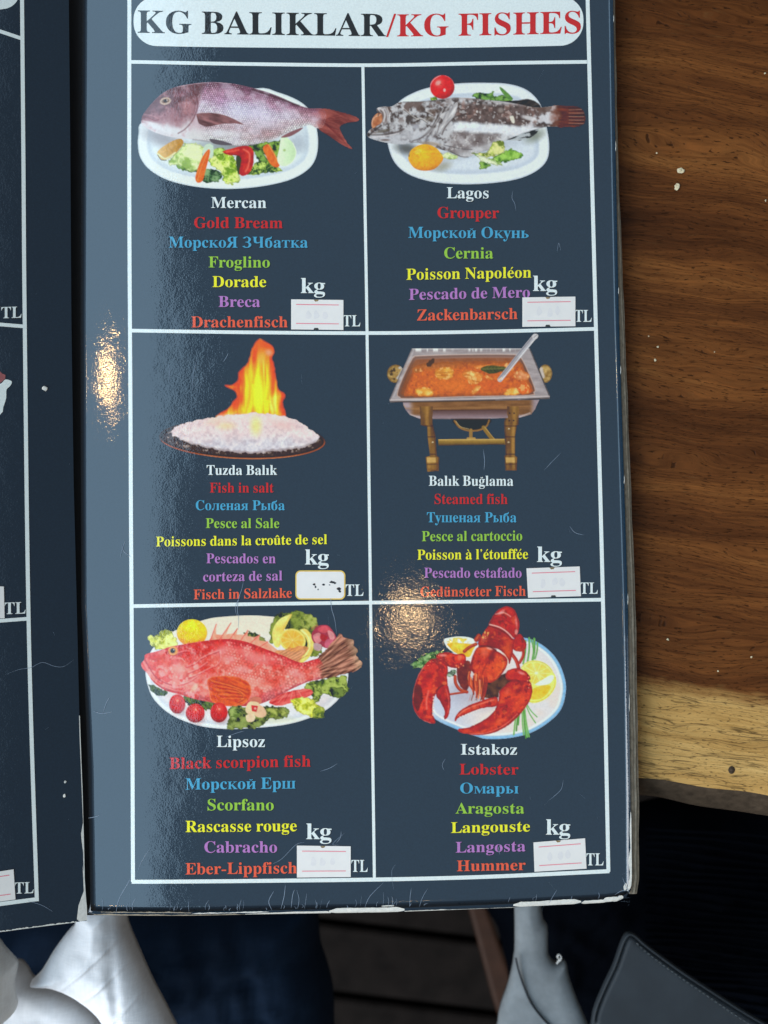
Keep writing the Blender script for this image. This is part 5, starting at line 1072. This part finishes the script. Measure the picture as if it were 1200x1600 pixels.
M['notch'] = matte('sticker_cut', (.05, .055, .05), .7, .3); M['rust'] = matte('sticker_tab_residue', (.25, .17, .08), .8, .4, 900)
rs = random.Random(5)
def lerpq(q, u, v):
    q = np.array(q, float); return tuple((q[0]*(1-u)+q[1]*u)*(1-v)+(q[3]*(1-u)+q[2]*u)*v)
for quad, nm, cut in STK:
    st = sheet("price_sticker", quad, on_page, menu, M['label'], .00034, label="blank white price sticker with two pink lines in the %s cell" % nm)
    for v in (.17, .80):
        a, b = lerpq(quad, .095, v), lerpq(quad, .91, v)
        ribbon("pink_line", [a, b], 1.15, on_page, st, M['labelline'], .00040, 10)
    for k in range(3):
        c = lerpq(quad, .32+.17*k+rs.uniform(-.03, .03), .48+rs.uniform(-.05, .05))
        patch("faded_digit", [(c[0]+rs.uniform(4, 6)*math.cos(t)*(1 if t < 3 else .7), c[1]+rs.uniform(5, 8)*math.sin(t)) for t in np.linspace(0, 6.28, 9)[:-1]], on_page, st, M['smudge'], .00038, k=2)
    c = lerpq(quad, .48, 1.0)
    if cut: patch("cut_notch", [(c[0]-4.2, c[1]+.1), (c[0]-3, c[1]-2.6), (c[0]+2.6, c[1]-2.7), (c[0]+4.2, c[1]+.1)], on_page, st, M['notch'], .00041)
    c = lerpq(quad, .48, 0.0); patch("tab_residue", [(c[0]-4, c[1]+.2), (c[0]+4, c[1]+.2), (c[0]+2.5, c[1]+2.6), (c[0]-1.5, c[1]+3.2)], on_page, st, M['rust'], .00041)
# the rounded one with a gold border
q = [(461.6,892),(539.4,891),(539.4,936.4),(462.2,936.8)]
def rrect(x0, y0, x1, y1, r, n=6): return [(cx+r*math.cos(a+i/n*math.pi/2), cy+r*math.sin(a+i/n*math.pi/2)) for cx, cy, a in ((x0+r, y0+r, math.pi), (x1-r, y0+r, 1.5*math.pi), (x1-r, y1-r, 0), (x0+r, y1-r, .5*math.pi)) for i in range(n+1)]
gs = patch("price_sticker", rrect(461.6, 891.3, 539.6, 936.8, 8), on_page, menu, M['gold'], .00026, label="rounded white price sticker with gold border and dark stains")
patch("sticker_face", rrect(463.6, 893.2, 537.7, 934.9, 6.4), on_page, gs, M['label'], .00034)
for (x, y, rx, ry) in ((491,913,2.6,1.9),(493,917,1.6,2.2),(505.4,913.5,2.8,1.7),(519,909.6,4.6,2.2),(523,911,2.6,1.6),(529.5,920,4.2,2.6),(531,924,2.6,2.0),(497,921,1.1,1.6),(515,914,1.2,1.0)):
    patch("ink_stain", [(x+rx*math.cos(t)*rs.uniform(.6, 1.15), y+ry*math.sin(t)*rs.uniform(.6, 1.15)) for t in np.linspace(0, 6.28, 11)[:-1]], on_page, gs, M['stain'], .00040)

# --- left page print
patch("title_panel", [(-60,22),(0,15),(14,12),(23,6),(28,-2),(30,-14),(20,-30),(-60,-30)], on_left, lpage, M['white'], .00010, k=3)
for pts, w in (([(34,-40),(36.5,250),(38.5,500),(45,990),(57.5,1408)],6.2), ([(-80,22),(0,49),(34,60.5)],5.6), ([(-80,500),(0,507),(37,510)],5.6), ([(-80,976),(0,970),(46,966.5)],5.6), ([(-80,1424),(0,1412.5),(60,1404.5)],6.2)):
    ribbon("frame_line", pts, w, on_left, lpage, M['white'], .00008+.000012*len(pts)+w*2e-6, 40)
for x0, x1, b, cap in ((2,33.5,497.5,17.5),(7,40,959.6,18),(23,52.5,1396.3,17.5)): lettering("TL", x0, x1, (b, b-1), cap, M['white'], on_left, lpage, "unit_text")
patch("dish_photo", [(-60,585),(-20,600),(0,600),(8,593),(17,595),(18.3,598.5),(15,604),(10,609),(9.5,622),(5,636),(-2,650),(-60,690)], on_left, lpage, M['white'], .00012, "edge of a printed white plate on the left page", k=3)
patch("dish_photo", [(-40,575),(0,580.5),(3,583.5),(8.5,586),(8,592),(1,598),(-40,598)], on_left, lpage, laminate('ink_meat', ink((150,98,110))), .00015, "printed pink sliver of food above the plate", k=1)
for quad in ([(-75,912),(5.8,916.5),(7,966),(-74,968)], [(-58,1370),(21,1358),(24,1405),(-55,1416)]):
    st = sheet("price_sticker", quad, on_left, menu, M['label'], .00034, label="white price sticker cut off at the left page, %s" % ("upper one" if quad[0][1] < 1000 else "lower one"))
    for v in (.17, .80): ribbon("pink_line", [lerpq(quad, .095, v), lerpq(quad, .91, v)], 1.15, on_left, st, M['labelline'], .00040, 6)

# --- wear: bare card along the rolled bottom edge
def wear_strip(x0, x1, d0, d1, seed, mat, ragged=.25, taper=0.):
    r = random.Random(seed); n = max(8, int((x1-x0)/2.2)); V = []; F = []; K = 5
    a = r.uniform(-1, 1); b = r.uniform(-1, 1)
    for i in range(n+1):
        px = x0+(x1-x0)*i/n; e = min(1, min(i, n-i)/max(1, n*.12)+.15) if not taper else min(1, (i/n)/taper+.05)*min(1, (n-i)/3+.2)
        a += r.uniform(-.5, .5); b += r.uniform(-.5, .5); a *= .8; b *= .8
        lo = d0+(1-e)*(d1-d0)*.5+a*ragged; hi = d1-(1-e)*(d1-d0)*.35+b*ragged*.6
        py = interp(BOTTOM, px); X, Y = at(px, py, ZP); z = relief(X, Y)
        for k in range(K+1):
            d = (lo+(hi-lo)*k/K)*PIX
            V.append((X, Y-min(max(d, -.004), ROLL*.995), z+roll(d)+.00009))
    F = [(i*(K+1)+k, i*(K+1)+k+1, (i+1)*(K+1)+k+1, (i+1)*(K+1)+k) for i in range(n) for k in range(K)]
    o = mesh_obj("worn_edge", V, F, mat, menu, smooth=True)
    if o.data.polygons[len(F)//2].normal.z < 0: o.data.flip_normals()
    return o
wear_strip(383, 517, 3.2, 8.6, 1, M['worn'], .3, .6); wear_strip(514, 632, -1.5, 7.6, 2, M['worn'], .5); wear_strip(420, 514, 5.2, 8.3, 12, M['worn'], .5)
wear_strip(700, 806, 6.2, 8.4, 3, M['worn'], .8); wear_strip(802, 908, -1.8, 6.6, 4, M['worn'], .7); wear_strip(909, 948, 1.2, 7.4, 5, M['worn'], .7); wear_strip(942, 974, -1.5, 7.8, 6, M['worn'], .9)
wear_strip(596, 616, -4.2, -2.6, 7, M['worn'], .3); wear_strip(145, 385, 5.0, 8.3, 8, M['board'], 1.0); wear_strip(632, 702, 5.8, 8.0, 9, M['worn'], 1.1)
wear_strip(150, 300, .6, 2.0, 10, M['board'], 1.1); wear_strip(300, 420, 2.2, 3.6, 11, M['worn'], .9)
# right-hand corner: scuffed white edge
pts = [(985.2,1268),(983.6,1300),(984.8,1325),(981.5,1345),(984,1362),(982,1380),(979,1392),(984.5,1388),(987,1372),(986.6,1320),(986.4,1280)]
patch("worn_edge", pts, on_page, menu, M['worn'], .00016, k=2)
patch("worn_edge", [(974,1385),(978,1379),(980,1386),(976,1392)], on_page, menu, M['worn'], .00016, k=2)
for k in range(7):
    y = 60+k*180+rs.uniform(-45, 45); x = float(interp(RIGHT, y))+.5; h = rs.uniform(4, 16)
    patch("worn_edge", [(x-.1, y-h), (x-.6, y-h*.4), (x-.3, y), (x-.8, y+h*.5), (x-.1, y+h), (x+.4, y)], on_page, menu, M['worn'], .00012)
# split white edge of the facing page
def left_wear(pts, lab=None): patch("worn_edge", pts, on_left, menu, M['worn'], .00022, lab)
left_wear([(123.4,1118),(124.2,1150),(125.4,1180),(127,1220),(128.6,1262),(129.6,1285),(126.5,1302),(127.5,1314),(129.8,1332),(130.4,1362),(129,1352),(130.8,1392),(127,1402),(122.5,1415),(120,1436),(124,1439.8),(130,1438.6),(136,1437.5),(135.6,1418),(134,1400),(132.2,1372),(131.4,1330),(130.6,1300),(130,1280),(129,1240),(127,1190),(125.6,1150),(124.6,1118)], "pale split card edge low on the spine side of the left page")
rl = random.Random(3); up_ = []; lo_ = []
for x in np.linspace(-40, 119, 70): yb = float(interp(LBOT, x)); up_.append((x, yb-.5-rl.random()*1.8)); lo_.append((x, yb+.1))
left_wear(up_+lo_[::-1])

# --- scratches and creases in the laminate (too many and too fine to pick apart)
V = []; F = []
def scratch(mapper, pts, w, lift=.00030):
    p = catmull(pts, 5, False) if len(pts) > 2 else np.array(pts, float)
    n = len(p); d = np.gradient(p, axis=0); l = np.linalg.norm(d, axis=1)[:, None]+1e-9; o = np.stack([-d[:, 1], d[:, 0]], 1)/l
    ww = (w*.36*np.minimum(1, np.minimum(np.arange(n), np.arange(n)[::-1])/max(1, n*.3)+.15))[:, None]
    A = mapper(*(p+o*ww).T, lift); B = mapper(*(p-o*ww).T, lift); b = len(V)
    for a_, b_ in zip(A, B): V.extend((a_, b_))
    F.extend((b+2*i, b+2*i+1, b+2*i+3, b+2*i+2) for i in range(n-1))
for pts, w in (([(381,905),(378,920),(373,935),(371,952),(373,968),(372,985)],.9), ([(376,930),(368,948),(370,962)],.7), ([(519,905),(517,930),(518,950),(523,968),(526,990)],1.0), ([(512,960),(514,975)],.7),
    ([(190,850),(194,862),(205,870)],1.0), ([(188,872),(191,858),(196,845)],.8), ([(196,866),(200,872)],.7), ([(144,1111),(158,1115),(175,1112)],1.0), ([(160,1115),(166,1098),(171,1090)],.9), ([(160,1114),(168,1121)],.7), ([(137,1279),(147,1277),(155,1274)],1.2),
    ([(181,1428),(186,1405),(200,1380),(204,1372)],1.0), ([(215,1362),(222,1345),(235,1325)],.7), ([(212,1352),(216,1345)],.7), ([(203,1424),(203,1395)],1.1), ([(229,1415),(232,1405)],.8),
    ([(425,1422),(420,1408),(428,1392)],1.1), ([(439,1420),(444,1400),(446,1382)],1.1), ([(455,1419),(457,1400),(460,1390)],1.0), ([(500,1420),(503,1405)],.8), ([(563,1415),(565,1400)],1.6), ([(570,1418),(578,1400),(600,1378)],.8), ([(655,1417),(660,1402),(668,1388)],.7),
    ([(615,1390),(612,1362),(618,1350)],.4), ([(694,1204),(691,1195),(696,1185)],.7), ([(806,330),(804,318),(800,310),(801,298)],.8), ([(870,395),(873,380),(876,392)],.6), ([(890,822),(898,832),(912,836)],.9), ([(888,826),(892,833)],.7),
    ([(858,1250),(870,1240),(877,1232),(880,1218)],.8), ([(850,1258),(860,1248)],.6), ([(905,1240),(915,1248)],.6), ([(530,1320),(520,1318),(540,1300)],.6), ([(425,1350),(440,1342),(462,1320),(475,1316)],.7), ([(525,1318),(532,1308),(533,1298)],.9), ([(500,1205),(515,1200),(527,1193)],.8), ([(352,1152),(370,1145),(382,1142)],.7), ([(755,702),(757,720),(756,735)],1.0), ([(850,735),(862,722),(877,707)],.6), ([(349,566),(354,558),(357,552)],.9), ([(338,568),(347,570)],.8), ([(262,565),(265,580),(264,600)],.6), ([(308,560),(302,585),(300,615)],.7), ([(288,620),(286,630)],.6), ([(471,585),(472,600)],.7),
    ([(846,1425),(852,1408)],.6), ([(870,1390),(863,1402),(857,1412)],.8), ([(857,1378),(872,1395)],.5), ([(781,1335),(779,1325),(783,1318)],1.0), ([(735,100),(737,115)],.5), ([(850,110),(840,128)],.4), ([(972,1370),(978,1385),(984,1396)],.9), ([(960,1398),(970,1392),(980,1391)],.9)):
    scratch(on_page, pts, w)
rs2 = random.Random(11)
for k in range(46):
    x = rs2.uniform(150, 965) if rs2.random() < .5 else rs2.uniform(250, 620); y1 = float(interp(BOTTOM, x))-rs2.uniform(0, 3); h = abs(rs2.gauss(0, 11))+3
    scratch(on_page, [(x, y1), (x+rs2.uniform(-1.5, 3), y1-h*.5), (x+rs2.uniform(-2, 6), y1-h)], rs2.uniform(.35, .9))
for k in range(40):
    x = rs2.uniform(215, 940); y = rs2.uniform(110, 1370); a = rs2.uniform(0, 6.28); L = rs2.uniform(1, 5)
    scratch(on_page, [(x, y), (x+L*math.cos(a), y+L*math.sin(a))], rs2.uniform(.5, 1.0))
for k in range(22):
    y = 1180+rs2.uniform(0, 235); x = float(interp(RIGHT, y))-rs2.uniform(0, 3)
    scratch(on_page, [(x, y), (x-rs2.uniform(2, 14), y+rs2.uniform(-4, 4))], .6)
for pts, w in (([(42,1407),(65,1414),(82,1424)],.7), ([(8,1054),(30,1046),(48,1043),(66,1035),(85,1041),(100,1041),(116,1030)],.7), ([(83,987),(85,992)],2.0), ([(70,1140),(76,1136)],1.0)): scratch(on_left, pts, w)
for k in range(10):
    x = rs2.uniform(0, 118); y = rs2.uniform(200, 1430); scratch(on_left, [(x, y), (x+rs2.uniform(-2, 2), y+rs2.uniform(-2, 2))], rs2.uniform(.6, 1.3))
o = mesh_obj("scratches", V, F, M['scratch'], menu, kind="stuff")

# ---------------------------------------------------------------- crumbs
M['crumb'] = matte('bread_crumb', (.80, .68, .44), .9, .2, 1500, .0003)
def lump(name, pos, r, seed, mat, flat=.6, stretch=1.5, ang=0.):
    rr = random.Random(seed); bm = bmesh.new(); bmesh.ops.create_icosphere(bm, subdivisions=2, radius=1)
    for v in bm.verts:
        k = 1+.7*(float(vnoise(np.array(v.co.x*1.7+seed), np.array(v.co.y*1.7+v.co.z*1.3), seed))-.5)*2
        v.co = Vector((v.co.x*k*stretch, v.co.y*k, v.co.z*k*flat))
    zmin = min(v.co.z for v in bm.verts)
    for v in bm.verts: v.co.z -= zmin; v.co *= r
    me = bpy.data.meshes.new(name); bm.to_mesh(me); bm.free(); me.materials.append(mat)
    o = bpy.data.objects.new(name, me); C.objects.link(o); o.location = pos; o.rotation_euler = (0, 0, ang); return o
CR = [(1062,268,.00120,"larger cream bread crumb, upper of the pair beside the menu"), (1057,292,.00105,"bent cream bread crumb, lower of the pair beside the menu"), (1026,239.5,.00032,"tiny crumb above the pair of cream crumbs"),
      (1027.5,542,.00042,"pale round crumb near the menu, upper of two specks"), (1023.5,563,.00045,"pale round crumb near the menu, lower of two specks"), (1013.5,525.5,.00024,"faint speck of crumb closest to the menu on the dark wood"),
      (1116,550,.00022,"lone faint speck of crumb out on the dark wood"), (1043,999,.00036,"small crumb on dark wood just above the pale band"), (1174,1026.5,.00030,"small crumb at the right on dark wood above the pale band"), (1121.5,1048.5,.00030,"small crumb at the border of dark and pale wood"),
      (1195,115,.00028,"tiny crumb near the top right of the table"), (1196,313.5,.00030,"tiny crumb at the far right of the dark wood")]
for k, (px, py, r, lab) in enumerate(CR):
    x, y = at(px, py, 0); o = lump("bread_crumb", (x, y, .0001), r, k+3, M['crumb'], .5, 1.35, k*1.3); tag(o, lab, "crumb", "bread crumbs on the table")
for k, (px, py, r, lab) in enumerate(((70,607,.0008,"pale flake lying on the left menu page"), (102,1222,.0004,"small pale speck low on the left menu page, upper of two"), (101,1243,.0005,"small pale speck low on the left menu page, lower of two"))):
    p = on_left(px, py, .0001); o = lump("paper_flake", p, r, 40+k, M['worn'], .25, 1.4, -.5+k); o.rotation_euler = (0, LT, -.5+k); tag(o, lab, "flake", "flakes on the left page")

# ---------------------------------------------------------------- below the table
FZ = -.72
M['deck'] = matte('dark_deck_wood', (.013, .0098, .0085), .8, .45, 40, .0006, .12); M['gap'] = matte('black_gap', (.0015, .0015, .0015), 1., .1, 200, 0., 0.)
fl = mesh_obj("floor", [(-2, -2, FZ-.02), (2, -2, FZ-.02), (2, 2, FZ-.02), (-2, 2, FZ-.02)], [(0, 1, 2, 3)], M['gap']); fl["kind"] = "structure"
A = np.array(at(600, 1452, FZ)); B = np.array(at(740, 1469, FZ)); A2 = np.array(at(600, 1564, FZ))
du = (B-A)/np.linalg.norm(B-A); dv = np.array((du[1], -du[0])); pitch = float((A2-A)@dv); ang = math.atan2(du[1], du[0])
bm = bmesh.new(); bmesh.ops.create_cube(bm, size=1)
for v in bm.verts: v.co = Vector((v.co.x*1.5, v.co.y*(pitch-.008), v.co.z*.02))
bmesh.ops.bevel(bm, geom=list(bm.edges), offset=.002, segments=2, affect='EDGES')
pm = bpy.data.meshes.new("plank"); bm.to_mesh(pm); bm.free(); pm.materials.append(M['deck'])
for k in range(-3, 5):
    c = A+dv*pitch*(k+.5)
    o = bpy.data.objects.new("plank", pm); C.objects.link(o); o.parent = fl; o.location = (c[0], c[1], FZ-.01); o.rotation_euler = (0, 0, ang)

def cloth(name, outline, z0, H, R, mat, k=5, cell=4.0, wrinkle=.0, seed=1, parent=None, label=None, slope=(0, 0), thick=.004, folds=()):
    "a soft, padded shape with real thickness: outline on the plane at z0, rounded over towards its rim"
    q = catmull(outline, k); pts = [tuple(p) for p in q]; nb = len(pts); edges = [(i, (i+1) % nb) for i in range(nb)]
    x0, y0 = q.min(0); x1, y1 = q.max(0)
    gx, gy = np.meshgrid(np.arange(x0, x1, cell), np.arange(y0, y1, cell)); g = np.stack([gx.ravel(), gy.ravel()], 1)
    def sdist(p):
        d2 = np.full(len(p), 1e9); ins = np.zeros(len(p), bool)
        for a, b in zip(q, np.roll(q, -1, 0)):
            e = b-a; w_ = p-a; t = np.clip((w_@e)/(e@e+1e-9), 0, 1); d2 = np.minimum(d2, ((w_-t[:, None]*e)**2).sum(1))
            c = (a[1] > p[:, 1]) != (b[1] > p[:, 1]); ins ^= c & (p[:, 0] < (b[0]-a[0])*(p[:, 1]-a[1])/((b[1]-a[1]) or 1e-9)+a[0])
        return np.where(ins, np.sqrt(d2), -np.sqrt(d2))
    sd = sdist(g); gi = g[sd > cell*.5]
    for rr in (cell*.25,): pass
    allp = pts+[tuple(p) for p in gi]
    vs, _, fs = delaunay_2d_cdt([Vector(p) for p in allp], edges, [], 1, 1e-3)[:3]
    P2 = np.array([(v.x, v.y) for v in vs]); s = np.maximum(sdist(P2), 0)
    t = np.clip(s/R, 0, 1); h = H*np.sqrt(np.maximum(0, 1-(1-t)**2))
    if wrinkle: h = h+wrinkle*t*(vnoise(P2[:, 0]*.03+seed, P2[:, 1]*.045, seed)+.5*vnoise(P2[:, 0]*.08, P2[:, 1]*.1+seed, seed+2)-.75)
    for (fx, fy, dx, dy, amp, wd) in folds:
        dd = (P2[:, 0]-fx)*dy-(P2[:, 1]-fy)*dx; h = h+amp*np.exp(-(dd/wd)**2)*t
    h = h+slope[0]*(P2[:, 0]-x0)*PIX+slope[1]*(P2[:, 1]-y0)*PIX
    X, Y = at(P2[:, 0], P2[:, 1], z0); n_ = len(P2)
    V = [(X[i], Y[i], z0+h[i]) for i in range(n_)]+[(X[i], Y[i], z0+min(h[i], 0)-thick+slope[1]*0) for i in range(n_)]
    F = []
    for f in fs:
        a, b, c = (P2[i] for i in f); up = (b[0]-a[0])*(c[1]-a[1])-(b[1]-a[1])*(c[0]-a[0]) < 0
        f = list(f) if up else list(f)[::-1]
        F.append(f); F.append([i+n_ for i in f[::-1]])
    es = {}
    for f in F[::2]:
        for i in range(3): es[(f[i], f[(i+1) % 3])] = 1
    for (a, b) in list(es):
        if (b, a) not in es: F.append((b, a, a+n_, b+n_))
    return mesh_obj(name, V, F, mat, parent, smooth=True, label=label)

def weave(name, col, scale=900, rough=.9, spec=.2, vary=.15, bump=.0002, sheen=.0):
    m = bpy.data.materials.new(name); nt, b = nodes(m)
    pos = N(nt, 'ShaderNodeNewGeometry').outputs['Position']
    a = noise(nt, mapping(nt, pos, (scale*2.2, scale*.25, scale*.25), (0, 0, .3)), 1, 2); c2 = noise(nt, mapping(nt, pos, (scale*.25, scale*2.2, scale*.25), (0, 0, .3)), 1, 2)
    f = math_(nt, 'MULTIPLY', math_(nt, 'ADD', a, c2), .5); big = noise(nt, pos, 30, 4)
    c = np.asarray(col, float)
    base = ramp(nt, f, [(.3, tuple(c*(1-vary))), (.7, tuple(np.minimum(c*(1+vary), .95)))])
    base = mixc(nt, 1.0, base, ramp(nt, big, [(.3, (.85,)*3), (.7, (1.12,)*3)]), 'MULTIPLY')
    nt.links.new(base, b.inputs['Base Color']); b.inputs['Roughness'].default_value = rough; b.inputs['Specular IOR Level'].default_value = spec; b.inputs['Sheen Weight'].default_value = sheen
    bu = N(nt, 'ShaderNodeBump'); bu.inputs['Distance'].default_value = bump; nt.links.new(f, bu.inputs['Height']); nt.links.new(bu.outputs[0], b.inputs['Normal'])
    return m
M['navy'] = weave('navy_cloth', (.0085, .018, .037), 500, spec=.1); M['linen'] = weave('white_linen', (.86, .86, .87), 700, rough=1., spec=.0, vary=.06); M['napkin'] = weave('white_napkin', (.90, .88, .84), 1100, vary=.1)
M['grey'] = matte('grey_suede', (.225, .245, .255), .95, .18, 110, .0004, .05); M['leather'] = matte('slate_leather', (.024, .031, .038), .6, .22, 60, .0002, .4)
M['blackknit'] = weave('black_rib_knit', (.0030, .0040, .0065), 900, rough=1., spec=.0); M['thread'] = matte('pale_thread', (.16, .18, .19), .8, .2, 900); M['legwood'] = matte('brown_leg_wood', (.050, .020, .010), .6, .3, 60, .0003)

# navy garment
ng = cloth("navy_garment", [(-80,1405),(60,1400),(200,1385),(360,1380),(490,1385),(497,1425),(500,1470),(511,1505),(520,1545),(522,1600),(520,1680),(380,1700),(150,1700),(-80,1690)], -.20, .055, 120, M['navy'], cell=9, wrinkle=.012, seed=4, folds=((430,1560,.35,1,-.006,14),))
tag(ng, "dark navy cloth garment hanging below the bottom edge of the menu", "garment")
# white garment: sleeve-like fold, lower fold in shadow
wg = thing("white_garment", "white linen garment with creases lying over the navy cloth", "garment")
cloth("sleeve", [(124,1400),(190,1400),(198,1440),(214,1480),(236,1530),(262,1580),(296,1650),(300,1690),(220,1690),(168,1604),(150,1578),(120,1555),(88,1541),(50,1536),(66,1515),(86,1482),(106,1455),(120,1438)], -.080, .020, 60, M['linen'], cell=3, wrinkle=.0022, seed=8, parent=wg, folds=((165,1480,.75,-.65,.0013,2.2),(180,1515,.75,-.65,.0012,2.2),(205,1560,.7,-.7,.0012,2.5),(100,1510,.3,-1,.0012,4),(198,1590,.1,1,-.0025,8),(130,1525,.6,.8,-.002,10)))
cloth("lower_fold", [(-60,1520),(10,1508),(28,1502),(40,1512),(52,1529),(88,1542),(124,1560),(152,1584),(170,1612),(190,1690),(-60,1690)], -.100, .014, 34, M['linen'], cell=4, wrinkle=.002, seed=15, parent=wg)
nk = cloth("white_napkin", [(-60,1440),(-10,1466),(4,1482),(22,1502),(24,1512),(20,1536),(22,1560),(24,1572),(17,1588),(2,1594),(-60,1600)], -.060, .02, 26, M['napkin'], cell=3, wrinkle=.004, seed=21)
tag(nk, "bright white napkin corner at the lower left beside the linen garment", "napkin")
# wooden leg
V = []; 
for z in (-.48, -.52):
    for (px, py) in ((722,1380),(748,1380),(806,1545),(842,1640),(800,1650),(770,1560)):
        X, Y = at(px, py, z); V.append((X, Y, z))
F = [(5, 4, 3, 2, 1, 0), (6, 7, 8, 9, 10, 11)]+[(i, (i+1) % 6, 6+(i+1) % 6, 6+i) for i in range(6)]
lg = mesh_obj("chair_leg", V, F, M['legwood']); bv = lg.modifiers.new("bevel", 'BEVEL'); bv.width = .003; bv.segments = 2
lg.name = "slanting_rail"; tag(lg, "dark brown wooden rail slanting above the deck planks", "rail")
# black knit behind
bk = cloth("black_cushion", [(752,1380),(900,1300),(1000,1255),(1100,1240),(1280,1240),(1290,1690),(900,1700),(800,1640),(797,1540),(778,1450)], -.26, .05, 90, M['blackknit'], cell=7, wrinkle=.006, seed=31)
me = bk.data; co = np.empty(len(me.vertices)*3, np.float32)
tag(bk, "black ribbed cloth in deep shadow under the table at the right", "cloth")
# ribs: raised rows across the black cloth
rb = []; 
for k in range(26):
    y0 = 1292+k*12.5
    V = []; F = []; xs = np.linspace(1010, 1245, 24)
    for x in xs:
        yy = y0+(x-1010)*.10+3*math.sin(x*.02+k)
        for (o_, z) in ((-2.6, .0), (-1.3, .0016), (1.3, .0016), (2.6, .0)):
            X, Y = at(x, yy+o_, -.205); V.append((X, Y, -.2075+z+.0))
    F = [(i*4+j, (i+1)*4+j, (i+1)*4+j+1, i*4+j+1) for i in range(23) for j in range(3)]
    r_ = mesh_obj("knit_rib", V, F, M['blackknit'], bk, smooth=True)
# grey suede piece
gp_ = cloth("grey_suede_piece", [(800,1150),(830,1150),(836,1300),(846,1422),(855,1446),(856,1470),(857,1490),(865,1503),(875,1504),(884,1503),(889,1525),(900,1556),(920,1602),(960,1690),(770,1690),(778,1600),(783,1572),(795,1536),(803,1498),(805,1440)], -.12, .006, 30, M['grey'], k=4, cell=3.2, wrinkle=.0004, seed=41, folds=())
tag(gp_, "grey blue suede piece with a dark seam hanging below the menu", "suede")
zc = -.1138
def seam(name, pts, w, z, mat, parent, hgt=.0006, seg=40):
    p = catmull(pts, 8, False); d = np.gradient(p, axis=0); l = np.linalg.norm(d, axis=1)[:, None]; o = np.stack([-d[:, 1], d[:, 0]], 1)/l; V = []; F = []
    for i in range(len(p)):
        for s_, hh in ((-1, -.001), (-.6, .6*hgt), (0, hgt), (.6, .6*hgt), (1, -.001)):
            X, Y = at(p[i, 0]+o[i, 0]*s_*w/2, p[i, 1]+o[i, 1]*s_*w/2, z); V.append((X, Y, z+hh))
    F = [(i*5+j, (i+1)*5+j, (i+1)*5+j+1, i*5+j+1) for i in range(len(p)-1) for j in range(4)]
    return mesh_obj(name, V, F, mat, parent, smooth=True)
M['seam'] = matte('dark_seam', (.030, .034, .040), .8, .2)
seam("seam", [(806,1496),(810,1515),(818,1540),(830,1568),(848,1592),(868,1612)], 3.2, zc+.0012, M['seam'], gp_)
seam("frayed_thread", [(870,1506),(874,1500),(871,1496),(874,1492),(877,1496),(875,1502)], 1.6, zc+.002, M['napkin'], gp_)
# leather flap with rolled edge and stitches
lf = cloth("leather_flap", [(984,1459),(992,1462),(1010,1478),(1060,1515),(1110,1548),(1160,1580),(1210,1610),(1300,1665),(1300,1700),(920,1700),(926,1600),(931,1574),(945,1540),(960,1508),(972,1474),(978,1461)], -.10, .004, 7, M['leather'], k=4, cell=4, wrinkle=.0, seed=51)
tag(lf, "slate grey leather flap with stitched rolled edge at the lower right", "leather flap")
seam("rolled_edge", [(926,1600),(931,1574),(945,1540),(960,1508),(972,1474),(979,1461.5),(985,1459),(993,1463),(1010,1478),(1060,1515),(1110,1548),(1160,1580),(1215,1612)], 5.5, -.0965, M['leather'], lf, .0022)
stp = catmull([(992,1470),(1008,1486),(1056,1522),(1104,1555),(1152,1588),(1200,1618)], 10, False)
L = np.concatenate([[0], np.cumsum(np.linalg.norm(np.diff(stp, axis=0), axis=1))])
for s_ in np.arange(4, L[-1]-4, 7.6):
    a = (np.interp(s_, L, stp[:, 0]), np.interp(s_, L, stp[:, 1])); b = (np.interp(s_+4.2, L, stp[:, 0]), np.interp(s_+4.2, L, stp[:, 1]))
    seam("stitch", [a, ((a[0]+b[0])/2, (a[1]+b[1])/2), b], 1.7, -.0958, M['thread'], lf, .0007)
